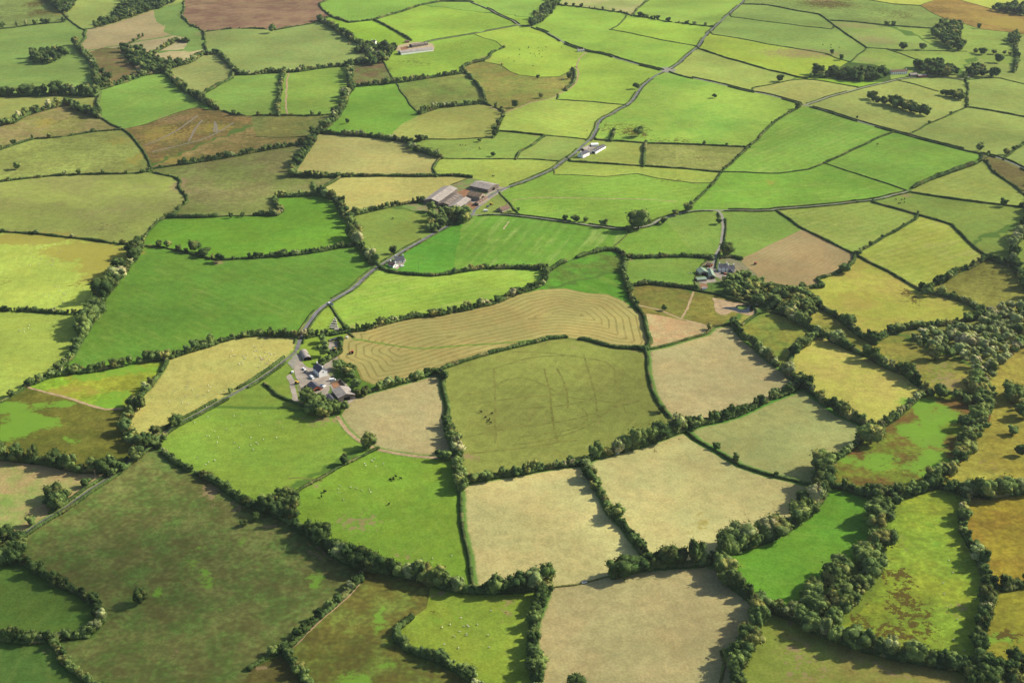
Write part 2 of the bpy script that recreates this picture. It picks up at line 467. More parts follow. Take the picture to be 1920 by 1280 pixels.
ROADS = {   # name: (width, side hedge height or 0, material, points)
 'main_road': (3.3, 1.3, 'asphalt', '''556,652 556,650 566,625 580,603 597,582 615,567 640,553 660,540 688,516 715,496 745,477 790,450 830,428 870,412 888,402 893,390 915,370 942,355 960,348 985,340 1030,321 1055,303 1072,291 1087,280 1100,269 1112,257 1119,245 1121,234 1130,222 1150,211 1170,201 1185,190 1194,175 1201,165 1215,152 1230,142 1247,134 1257,128 1270,120 1285,106 1302,94 1315,80 1325,65 1340,50 1360,32 1380,15 1397,0 1440,-60'''),
 'lower_lane': (2.7, 2.4, 'lanedark', '''0,1030 40,1005 75,978 120,952 160,925 200,898 240,868 268,848 290,826 322,800 350,785 400,760 440,738 480,714 510,694 535,675 550,664 556,652'''),
 'north_west_lane': (3.5, 2.2, 'lane', '1247,134 1235,130 1200,122 1170,114 1135,101 1100,96 1077,89 1060,82 1035,65 1010,55 997,51'),
 'barn_lane': (3.2, 1.0, 'lane', '997,51 975,47 960,49 930,55 880,65 830,72 800,79'),
 'upper_lane': (3.2, 1.6, 'lane', '975,47 960,38 940,30 920,19 902,11 880,3 860,-4 780,-60'),
 'east_lane': (3.5, 1.8, 'lane', '1252,132 1262,136 1285,144 1322,151 1360,160 1397,170 1440,178 1472,186 1510,197 1560,212 1615,230 1677,246 1740,264 1802,279 1852,291 1890,302 1920,317 2050,380'),
 'spinney_lane': (3.0, 1.0, 'lane', '1512,197 1520,193 1560,180 1615,165 1652,156 1680,150 1710,145 1765,145 1812,150 1818,138'),
 'middle_lane': (3.0, 1.5, 'lane', '893,404 912,402 935,401 960,402 1032,412 1130,425 1168,430 1190,428 1220,422 1235,412 1260,405 1285,398 1310,394 1342,394 1360,394 1440,396 1465,391 1540,386 1590,380 1640,374 1690,362 1701,359'),
 'farm_lane': (3.0, 1.8, 'lane', '1343,394 1352,402 1354,420 1356,440 1351,460 1344,475 1342,485 1338,502'),
 'stony_track': (3.2, 0, 'dirt', '632,780 645,800 662,815 680,828 705,841 742,849 775,854 805,857 850,858'),
}
# type: g grass, s lined grass, w ripe corn, y hay in rows, r rough rushy ground, p bare/ploughed
SEEDS = '''
60,20|r|90a959|corner pasture|c2=7d8a4a,ms=.012
60,130|g|89ae55|copse pasture
180,20|g|a0b85f|woodside pasture
230,70|w|bfa873|long tan stubble
200,115|r|828448|brown rushy hollow|c2=8c7550,ms=.03
300,85|w|c4b07c|tan stubble strip
310,110|w|c2b07a|lower tan stubble
320,30|g|7fa552|green stubble corner
365,85|g|7ea451|curved green strip
450,30|p|a57f60|ploughed brown field|c2=8b6b55,ms=.025
280,180|s|7fb04a|plain green field|dir=200,200;330,150,sp=9,sa=.15
370,145|s|98a75f|dull green triangle|dir=340,170;420,130,sp=8,sa=.2
430,190|g|85b04e|streamside green field
520,85|g|8fa95a|long belt pasture
590,170|g|88af49|track field
500,237|r|94924e|upper rushy strip|c2=7f8a48,ms=.02
60,195|g|98a355|narrow belt field
90,240|r|969852|rushy belt field|c2=a39560,ms=.02
90,290|r|a3b35a|stream pasture|c2=9aa154,ms=.01
330,250|r|a5814f|drained brown heath|c2=7f7a42,ms=.03,tuft=.5
480,272|r|b0905a|heath strip|c2=858046,ms=.03,tuft=.4
440,330|r|8b9a50|shaded pasture|c2=8f8d55,ms=.012
150,390|g|a0ae56|wide sunny pasture|c2=9c9f58,ms=.008
700,15|g|86bb49|top green field
680,62|g|93c540|small bright field
840,35|g|95c448|big bright field
800,110|g|90bd45|barn field
700,145|r|7f8f4c|brown paddock|c2=866f50,ms=.03
720,200|g|78b03f|telegraph pole field
830,180|r|8f9a4d|olive field|c2=85a048,ms=.012
830,240|s|a3ad58|tan green field|dir=760,250;920,215,sp=10,sa=.15
1010,105|g|a3cb4c|sunny cattle field
970,160|r|92a04b|rough curved field|c2=a39a50,ms=.02
1130,150|g|9bc64c|bright triangle field
1040,220|s|a5c455|lined oval field|dir=990,210;1090,240,sp=10,sa=.35
880,280|g|8cae4e|cow pasture
1050,283|g|92ad54|small lane field
850,315|g|a4bd55|lamb pasture
650,300|s|b1ad67|tan meadow|dir=600,320;800,280,sp=9,sa=.12
730,360|s|c0b96a|yellow meadow|dir=650,370;830,350,sp=9,sa=.15
550,430|g|6ca634|lush crooked field
740,430|g|83a048|shed paddock
550,560|g|679c37|large deep green field|big=.1
340,480|g|679c37|large deep green field
880,450|s|6fa83c|straw flecked field|dir=870,500;960,410,sp=12,sa=.5,rc=a9b866
800,480|g|5fa436|smooth green corner
1050,450|s|6fa83c|straw flecked field|dir=870,500;960,410,sp=12,sa=.5,rc=a9b866
820,550|s|93c048|combed green field|dir=640,600;990,525,sp=8,sa=.45,rc=b8bf66
900,620|y|b3a765|hay row field|sp=6.6,sa=.6,rc=80743f
1090,515|r|6f8a3a|tussocky corner|c2=62a033,ms=.012
1120,530|g|5fa033|green hay margin
60,530|g|b9d25c|sheep dotted field|ma=.15
50,640|g|a3bb50|lower yellow pasture|ma=.15
420,690|g|b9b765|pale sheep field|big=.08
180,710|r|a4ad3c|bright rushy field|c2=8fb636,ms=.02
110,800|r|7b7a33|dark rushy field|c2=666d2b,ms=.03
40,920|p|bd9a6a|stubble corner|c2=8ba552,ms=.012
480,830|g|84ad40|sheep pasture
720,950|g|7fae3a|cattle and sheep pasture
740,770|w|b4a66e|small cone cornfield
1030,760|g|8b9548|tracked olive field|c2=888c45,ms=.012,ma=.5,sa=.2
450,1050|r|80874a|dark rushy moor|c2=6c8640,ms=.045,tuft=.5
660,1180|r|7e7a38|brown rushy moor|c2=80903f,ms=.05,tuft=.55
40,1120|g|648c3a|shaded meadow
60,1250|g|5c843a|bottom corner meadow
500,1260|r|6b803a|bottom rough strip|c2=756f3a,ms=.03
880,1200|g|8ba83c|lower sheep field
1000,980|w|cfc27c|ripe square field
1310,900|w|c6bd78|ripe triangular field
1220,1180|w|b8aa70|big ripe field
1340,700|w|c4b478|tan corn field
1270,618|p|c9aa7a|tan hay triangle|c2=bf9e70,ms=.06
1240,560|r|8e7d3f|bracken paddock|c2=7d823b,ms=.03
1310,590|r|93863f|pond bracken paddock|c2=7d823b,ms=.03
1240,510|g|7ba544|duck paddock
1210,460|g|79a83f|oak field
1310,430|g|85ad4a|half moon field
1420,430|g|82ab49|plum tree field
1490,485|y|b49a6c|tan mown field|sp=5,sa=.35,rc=96794e
1000,430|s|6fa83c|straw flecked field|dir=870,500;960,410,sp=12,sa=.5,rc=a9b866
1120,360|s|84b544|wide combed field|dir=960,400;1300,340,sp=10,sa=.3,rc=a9c05c
1180,318|g|9fbb52|thin lane field
1290,335|g|98aa55|thin lane field
1160,288|g|a0b656|farmyard field
1300,297|r|97a353|worn pond field|c2=a0a55a,ms=.02
1300,220|g|9cc14e|big sheep hill|c2=86b348,ms=.004
1400,130|s|a2bb5a|lined lane field|dir=1300,115;1440,165,sp=9,sa=.25
1250,110|g|95c64b|big bright lane field
1120,40|g|95c64b|big bright lane field
1240,60|g|9cca4a|small bright oblong
1280,20|g|92bd4e|top road field
1130,8|g|a5b665|top tan field|c2=b0ad70,ms=.01
940,8|g|8bbb4c|top lane field
1400,300|s|84b847|rising combed field|dir=1390,320;1600,230,sp=9,sa=.35,rc=b3bd66
1680,290|s|7fb544|smooth striped field|dir=1600,320;1800,270,sp=9,sa=.2
1500,350|s|7cb540|green striped slope|dir=1360,380;1680,350,sp=9,sa=.25
1740,380|g|84a048|black cattle field
1830,430|g|84a048|black cattle field
1560,420|s|99b352|pale striped field|dir=1500,460;1700,400,sp=9,sa=.4
1730,470|s|aabc50|sunny striped field|dir=1640,480;1820,430,sp=10,sa=.45,rc=c4b870
1860,350|s|9fb556|north striped field|dir=1760,380;1880,330,sp=9,sa=.3
1680,580|g|b0b44e|golden slope|c2=b3a552,ms=.012
1820,530|r|8b8a40|dark gorse field|c2=9a9a48,ms=.02
1900,450|g|84a048|east corner field
1700,675|r|a89c48|bracken bank|c2=8c9440,ms=.02
1600,700|g|bcb858|yellow green field|c2=bbae5c,ms=.015
1450,620|r|9b9a44|rough corner field|c2=7f9440,ms=.02
1460,820|w|a5ab69|grey green cornfield|margin=569634,mw=4
1700,830|r|86a038|rushy bog field|c2=7f6236,ms=.028,tuft=.4
1560,1020|g|68a634|vivid green field
1740,1080|r|a2b23c|rush clump field|c2=8eab3a,ms=.01
1540,1240|g|8a9c42|bottom right pasture|c2=958a4a,ms=.012
1880,860|r|a8a548|amber heath|c2=a3983f,ms=.02
1890,1000|r|ad9636|orange heath|c2=9d8534,ms=.02
1890,1170|r|9c9836|sedge field|c2=8e8d33,ms=.015
1820,640|r|8f9a48|woodland floor
1890,690|r|b0a348|amber glade|c2=a89a48,ms=.02
1580,1110|g|7d9c3a|copse floor
1620,20|r|93ac58|north rushy field|c2=8ba552,ms=.01
1480,30|g|8db055|north road field
1450,65|g|90b556|long north field
1440,110|g|a6c44a|buff topped field
1640,70|g|8fae56|buff patch field
1800,70|g|8fae50|park field
1660,112|g|93b354|villa field
1598,156|g|8cbf3c|bright wedge field
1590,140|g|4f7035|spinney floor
1780,115|g|93b354|park field
1500,170|s|aab562|buff lane field|dir=1450,190;1600,165,sp=9,sa=.25
1620,200|g|a0b25c|tree row field
1750,155|g|98ae58|villa paddock
1870,180|g|93ab57|east pasture
1790,240|g|97ae58|east plain field
1890,255|g|97ae58|east plain field
1840,35|r|a87f48|brown heath|c2=a88f48,ms=.008
1830,5|g|b0bf55|far yellow field
1850,125|g|93ab57|wood edge pasture
1890,135|g|93ab57|wood edge pasture
1910,305|g|93ab57|far lane field
1890,320|r|8a8248|gorse strip|c2=857a48,ms=.02
610,600|g|8fb243|bale paddock
610,660|g|86aa3c|hut lawn
530,710|g|86a843|roadside paddock
580,720|p|9e9678|farm ground|c2=7f9a4a,ms=.05
680,720|g|628a34|farm margin
1360,540|g|5e8038|farm garden
1400,600|g|9a9a48|pond field
1360,590|r|8f8c42|pond bank
1330,525|p|9c8f70|stone farm ground|c2=6b8a40,ms=.05
850,370|p|a3906a|shed ground|c2=7b9a4a,ms=.05
930,388|g|86a04c|bungalow garden
'''
WOODS = [  # (tree height, spacing factor, leaf, description, polygon)
 (9, .62, 'leafdark', 'the strip wood at the top left', '84,-3 95,12 112,26 124,26 140,12 147,-3'),
 (8, .62, 'leafdark', 'the wood above the tan stubble', '178,55 215,44 250,33 300,17 330,4 330,-3 236,-3 225,18 210,35 185,48'),
 (8, .7, 'leafdark', 'the wood by the rushy hollow', '230,97 262,96 272,104 300,118 345,122 330,128 305,137 275,139 262,132 245,118'),
 (10, .7, 'leafdark', 'the copse in the left pasture', '56,116 64,104 90,98 112,102 126,104 122,112 95,121 70,122'),
 (7, .8, 'leafdark', 'the wood beside the brown hollow', '172,135 190,138 208,152 200,160 182,165'),
 (9, .65, 'leafdark', 'the spinney west of the far villa', '1512,146 1525,140 1560,138 1600,138 1655,136 1660,146 1652,152 1610,155 1570,148 1530,147'),
 (10, .7, 'leafdark', 'the park wood at the top right', '1747,62 1765,52 1790,48 1803,55 1800,68 1792,78 1812,92 1800,97 1778,92 1752,75'),
 (9, .7, 'leafdark', 'the trees east of the far villa', '1715,125 1745,122 1775,128 1798,142 1770,145 1735,142'),
 (9, .7, 'leafdark', 'the trees round the lane end', '1808,145 1828,132 1845,135 1875,142 1860,147'),
 (9, .65, 'leafdark', 'the wood in the top right corner', '1856,20 1880,12 1925,14 1925,32 1890,25'),
 (7, .7, 'leafdark', 'the small copse by the east pasture', '1762,176 1785,175 1810,180 1812,190 1790,188 1768,181'),
 (8, .7, 'leafdark', 'the copse right of the park', '1890,82 1900,68 1908,80 1905,90'),
 (9, .62, 'leafdark', 'the conifer belt beside the lane', '990,50 1015,25 1040,-3 1056,-3 1040,18 1018,45 1000,52'),
 (8, .7, 'leafdark', 'the garden trees of the far barn farm', '664,100 672,88 700,92 720,88 742,94 748,106 730,106 718,100 700,98 685,102'),
 (8, .7, 'leafdark', 'the trees below the far barn farm', '672,120 690,112 712,108 735,110 728,118 700,125'),
 (10, .7, 'leaf', 'the trees below the grey sheds', '798,398 810,395 830,400 845,405 862,405 886,408 880,416 850,425 820,434 800,445 788,442 795,430 812,420 808,408'),
 (8, .7, 'leaf', 'the orchard wood round the stone farm', '1352,530 1370,528 1390,520 1415,530 1440,538 1470,545 1500,552 1530,580 1530,598 1500,606 1470,595 1440,580 1415,575 1385,566 1365,552'),
 (9, .68, 'leaf', 'the trees below the white farm', '558,762 575,754 600,756 620,762 645,755 652,765 645,785 620,783 600,785 580,782'),
 (7, .7, 'leafdark', 'the trees behind the white farm', '625,694 645,690 662,694 672,715 685,732 690,742 668,750 672,735 658,715 640,702'),
 (8, .68, 'leaf', 'the trees beside the arched hut', '592,632 602,634 610,645 612,668 606,682 598,676 602,655'),
 (8, .8, 'willow', 'the willow wood on the right', '1700,640 1740,628 1790,618 1835,618 1845,598 1870,580 1905,578 1940,590 1940,660 1890,672 1872,690 1862,712 1850,722 1830,712 1828,690 1812,680 1790,668 1740,660'),
 (9, .66, 'leaf', 'the wood north of the amber heath', '1822,705 1850,722 1870,740 1860,765 1862,785 1850,805 1835,825 1815,855 1790,885 1768,908 1740,914 1748,895 1785,870 1792,838 1802,812 1818,790 1828,770 1795,752 1762,752 1752,742 1780,738 1815,740'),
 (9, .7, 'leaf', 'the trees above the amber heath', '1872,735 1900,738 1925,752 1925,790 1905,775 1880,755'),
 (11, .6, 'leaf', 'the thick copse by the vivid green field', '1655,945 1692,938 1680,965 1670,1000 1662,1050 1645,1090 1612,1125 1575,1160 1560,1180 1500,1168 1492,1145 1505,1120 1548,1090 1575,1072 1605,1040 1632,1022 1640,970'),
 (9, .55, 'leafdark', 'the short tree row in the tree row field', '1628,184 1658,193 1658,199 1628,190'),
 (9, .55, 'leafdark', 'the long tree row in the tree row field', '1669,194 1745,215 1745,222 1669,201'),
 (10, .65, 'leafdark', 'the wood in the bottom right corner', '1790,1250 1850,1240 1925,1228 1925,1300 1800,1300'),
 (9, .65, 'leafdark', 'the wood at the lower left edge', '-10,1010 20,1000 45,1025 52,1050 20,1062 -10,1060'),
 (8, .75, 'leafdark', 'the brambles by the lower left lane', '80,940 110,930 125,948 105,965 85,960'),
 (8, .62, 'leaf', 'the broad tree clump at the belt corner', '508,965 518,935 535,925 552,932 560,955 545,972 525,978'),
]
# single trees: u, v at the foot, crown width in photo pixels
TREES = '''510,62,20 267,112,8 317,112,9 87,114,0 32,318,16 667,405,22 433,409,12 455,407,12 315,464,18 365,472,25 382,482,24 413,492,21 737,476,19
1193,167,14 1340,184,10 1198,256,24 1320,272,9 1362,273,6 1462,153,16 1495,205,13 1560,102,12 1577,113,13 1692,94,18 1729,94,17 1780,95,11
1829,100,11 1842,103,17 1863,102,12 1883,103,9 1893,104,9 1871,118,17 1662,49,12 1675,49,11 1835,54,12 1836,283,17 1886,290,15 1645,272,5 1607,222,6
1783,215,8 1742,232,8 1728,185,0 1197,430,42 1180,436,18 1243,420,17 1290,398,24 1266,404,16 1131,426,19 1080,416,18 1098,416,12 1060,413,12 962,396,9 972,395,8
1882,387,18 1914,388,10 1362,480,28 1378,510,28 1582,512,26 1778,526,20 1738,555,22 1610,478,12 1343,841,17 1380,866,20 1455,893,14 1632,832,42 1540,904,34
1508,945,36 1240,772,20 1303,806,22 1752,674,30 1780,672,26 1835,664,20 1899,814,22 1912,853,26 1490,668,26 1265,1135,0 265,1131,33 458,986,18 480,975,22
330,800,30 433,737,12 645,870,24 692,840,32 685,838,22 1490,1148,30 1080,1290,34 1245,582,12 1330,618,14 262,768,30 246,762,24 1365,1098,36 1450,1140,0
827,862,24 838,862,26 852,830,28 848,812,22 915,901,26 968,893,24 990,889,16 1072,870,22 1097,866,16 1105,898,30 1155,972,34 1112,918,22 1172,1080,48 1192,1072,40 1210,1065,34
1025,1120,32 1018,1096,28 155,885,0 27,880,0 820,703,0 833,712,22 822,704,18 785,712,22 745,722,22 735,725,18 1340,470,0 1348,420,14 925,245,12 932,250,10 900,266,10
790,265,14 1000,985,0 925,293,10 1150,1030,0 720,237,0 651,232,10 1103,170,0 1067,148,16 1008,148,10 1014,184,12 965,202,18 1205,860,0 868,1088,0 1880,250,0
275,838,28 258,862,32 248,835,26 228,885,24 210,892,20 160,912,22 108,948,30 290,815,22 308,826,20 60,985,24 12,1012,34 30,1040,34'''
# animals: fx,fy centre, radii, count  ('s' sheep, 'c' cattle)
HERDS = '''s|60,480,60,30,22|sheep dotted field
s|110,550,60,18,12|sheep dotted field
s|45,615,25,8,7|lower yellow pasture
s|1230,185,50,25,34|big sheep hill
s|1290,225,60,20,22|big sheep hill
s|480,680,60,22,36|pale sheep field
s|370,740,70,25,24|pale sheep field
s|470,660,50,12,10|pale sheep field
s|450,800,90,45,22|sheep pasture
s|660,925,35,20,9|cattle and sheep pasture
s|700,868,22,8,7|cattle and sheep pasture
s|820,1050,45,10,6|cattle and sheep pasture
s|880,1180,60,50,16|lower sheep field
s|1790,1110,45,70,6|rush clump field
s|1790,1210,30,20,3|rush clump field
s|1305,510,15,12,8|duck paddock
s|880,278,12,5,8|cow pasture
s|640,10,70,8,6|top green field
s|380,900,40,50,7|sheep pasture
s|1790,385,0,0,0|black cattle field
c|1690,378,18,5,6|black cattle field
c|740,898,12,4,5|cattle and sheep pasture
c|600,925,12,10,3|cattle and sheep pasture
c|730,948,4,4,1|cattle and sheep pasture
c|485,930,4,3,1|sheep pasture
c|900,790,30,25,6|tracked olive field
c|740,411,4,2,2|shed paddock
c|985,108,35,20,12|sunny cattle field
c|1030,92,25,8,5|sunny cattle field
c|890,270,30,12,5|cow pasture
c|925,331,3,1,2|lamb pasture
c|1560,88,30,6,4|long north field
s|1065,205,40,10,0|lined oval field'''
# soil / rush / lush / gold patches: kind, centre, radii, strength
PATCH = '''soil|412,489,10,6,1 soil|337,345,10,12,1 soil|342,358,30,4,.7 soil|590,905,12,8,.8 soil|675,978,38,14,.75 soil|755,1040,22,9,.8 soil|500,995,40,10,.6 soil|595,1035,30,10,.7
soil|820,1112,16,6,.9 soil|945,1135,25,12,.6 soil|940,1170,16,30,.5 soil|393,918,16,16,.9 soil|440,950,40,9,.55 soil|392,826,6,4,.8 soil|396,846,5,3,.8 rush|1190,248,26,8,.8 rush|1160,240,50,12,.55
rush|1260,262,40,5,.6 rush|1315,296,16,6,.6 rush|5,528,12,9,.6 gold|60,447,70,10,.9 gold|150,470,60,16,.8 gold|195,490,35,20,.8 rush|150,530,22,7,.5 gold|170,520,25,12,.7 gold|230,475,40,14,.7
soil|1500,100,70,8,.85 soil|1600,48,40,5,.7 soil|1640,75,40,8,.7 soil|1625,112,30,5,.6 rush|1685,28,28,9,.6 rush|1550,8,50,8,.8 soil|1540,2,30,4,.9 soil|1360,75,40,6,.4
soil|700,105,26,7,.6 soil|690,98,14,8,.6 soil|660,115,20,5,.5 rush|860,82,16,5,.55 rush|790,118,30,7,.45 rush|770,115,20,4,.6 soil|640,100,60,8,.3 soil|560,118,20,3,.6 soil|910,110,14,5,.7
soil|1700,367,10,3,1 soil|1610,368,8,3,.7 soil|745,1000,0,0,0 rush|1700,1140,60,30,.62 rush|1660,1180,55,18,.72 rush|1620,1170,25,18,.7 rush|1700,1180,50,25,.7 rush|1665,1080,18,18,.72 rush|1690,1105,20,16,.68 rush|1700,1083,8,14,.75
rush|1675,1010,10,20,.6 rush|1735,1128,18,10,.75 rush|1690,1200,40,10,.65 soil|1785,1140,18,14,.65 soil|1815,1145,12,14,.6 soil|1692,1015,6,18,.6 soil|1720,1068,8,5,.6 soil|1490,1220,40,26,.6 soil|1510,1262,30,12,.65 soil|1540,1250,16,10,.6 soil|1610,1238,26,7,.6 soil|1650,1248,22,7,.6 soil|1690,1266,30,5,.6
rush|1880,1192,26,8,.9 rush|1900,1180,22,6,.8 lush|1880,1200,60,14,.6 lush|1745,790,14,34,1 lush|1715,810,24,14,1 lush|1740,825,14,10,1 lush|1650,860,30,12,.75 lush|1640,870,30,12,.75 lush|1755,865,25,18,.95 lush|1735,880,25,14,.9 lush|1770,775,30,14,.75 lush|1720,755,28,8,.9 lush|1590,860,40,5,.7
rush|1690,870,50,35,.42 rush|1640,900,45,20,.45 rush|1720,840,20,20,.5 lush|1760,1020,30,60,.4
lush|20,765,45,10,.9 lush|60,790,50,10,.9 lush|20,810,30,12,.9 lush|115,758,25,6,.8 lush|170,705,40,10,.6 lush|230,690,50,10,.7 gold|120,735,40,8,.7 gold|170,730,50,10,.5 lush|215,740,30,8,.7 lush|135,830,22,5,.7 lush|190,845,15,4,.6 lush|100,850,15,4,.6 lush|170,785,12,6,.7 lush|210,870,20,8,.7 lush|200,760,30,6,.7 lush|90,815,14,5,.6
lush|710,1165,18,30,.6 lush|660,1275,30,16,.8 lush|720,1250,25,14,.6 lush|860,1150,60,30,.35 lush|395,1085,15,18,.6 lush|370,1040,20,30,.5 lush|590,1090,25,18,.55 lush|455,1010,20,16,.5 lush|420,1150,20,20,.45 lush|300,1110,12,14,.7
lush|120,915,0,0,0 lush|50,890,20,5,.7 lush|15,930,30,6,.6 soil|1065,345,0,0,0 soil|1075,650,8,5,.6
soil|350,380,0,0,0 rush|190,400,0,0,0 soil|200,400,60,14,.42 rush|200,425,60,14,.42 soil|250,350,50,12,.4 soil|430,370,50,12,.4 rush|340,240,30,14,.6 soil|330,222,40,10,.6 gold|310,250,50,16,.6 gold|400,240,45,8,.6 rush|410,225,40,10,.5 gold|330,300,40,10,.6 rush|280,240,12,14,.5
soil|20,2,20,4,.4 rush|65,8,20,6,.8 rush|72,24,22,6,.8 gold|115,22,14,10,.5 gold|230,225,40,10,.3 gold|85,230,18,9,.7 gold|60,245,60,9,.4 rush|120,225,50,12,.4 gold|225,265,35,10,.5 gold|252,300,16,16,.6
rush|130,1130,0,0,0 soil|1120,470,0,0,0 rush|1140,475,0,0,0 soil|1780,715,30,18,.7 soil|1700,690,30,10,.5 soil|1760,690,50,10,.55 soil|1860,870,20,14,.5 soil|1910,730,12,6,.6 rush|1705,555,16,14,.75 rush|1860,520,40,20,.5 gold|1600,560,60,20,.5 lush|1800,500,0,0,0
rush|700,137,25,6,.6 rush|725,131,14,6,.6 soil|935,118,8,4,.6 rush|1500,125,0,0,0 soil|1085,135,0,0,0 soil|620,40,0,0,0 soil|390,62,30,5,.6 soil|540,60,0,0,0 soil|1480,1262,30,8,.5 soil|870,858,30,7,.8 soil|875,893,26,8,.6 soil|1050,665,0,0,0 rush|1325,372,0,0,0 soil|1300,341,14,4,.5 rush|1260,338,25,3,.6
rush|1755,18,30,8,.5 gold|1900,45,40,12,.8 gold|1850,40,40,8,.5 soil|1255,830,0,0,0 rush|1277,825,8,3,.9 soil|565,790,30,5,.8 soil|615,787,25,5,.9 soil|570,800,40,7,.4 soil|490,674,5,3,.8 soil|1390,1090,0,0,0 soil|840,350,10,2,.8 soil|1480,535,0,0,0'''
# narrow surface tracks: kind, width m, points
STRIPS = '''dirt|1.6|960,376 1000,370 1060,371 1150,373 1200,373 1270,378
dirt|2.0|1300,547 1290,575 1278,596
rut|1.8|872,740 910,735 960,705 1010,715 1060,745 1110,750 1160,755 1205,750
rut|1.8|1045,690 1060,720 1065,760 1063,765
rut|1.8|1095,665 1105,700 1118,745 1122,790 1132,790
rut|1.8|1150,700 1165,750 1175,775
rut|1.8|960,765 1040,762 1090,755 1115,745
rut|1.8|960,820 1040,812 1085,800 1105,780 1090,765
rut|1.8|960,660 1020,660 1080,668 1130,675 1150,690 1160,715
rut|1.8|870,700 930,690 1000,668 1080,666
rut|1.8|880,760 960,745 1050,740 1060,720 1050,700
rut|1.8|880,850 980,840 1080,825
rut|1.8|925,690 930,760 928,830
rut|1.8|1020,690 1030,730 1035,790 1045,830
rut|1.8|1190,745 1160,757 1100,800 1030,825 960,835
rut|1.8|871,820 960,800 1060,790 1150,765 1200,752
stone|2.6|272,272 300,262 340,240 370,217
stone|2.6|355,265 362,245 380,225
stone|2.6|403,228 408,248 400,247 403,230
stone|2.6|285,285 340,272 380,262 410,248 438,230
rut|1.5|605,902 560,895 540,897
rut|1.8|575,1015 610,1050
pale|1.5|945,430 955,415
green|3.0|660,634 780,655 830,650 920,645 1010,636
green|2.0|1352,1278 1356,1250 1362,1222 1357,1215
'''
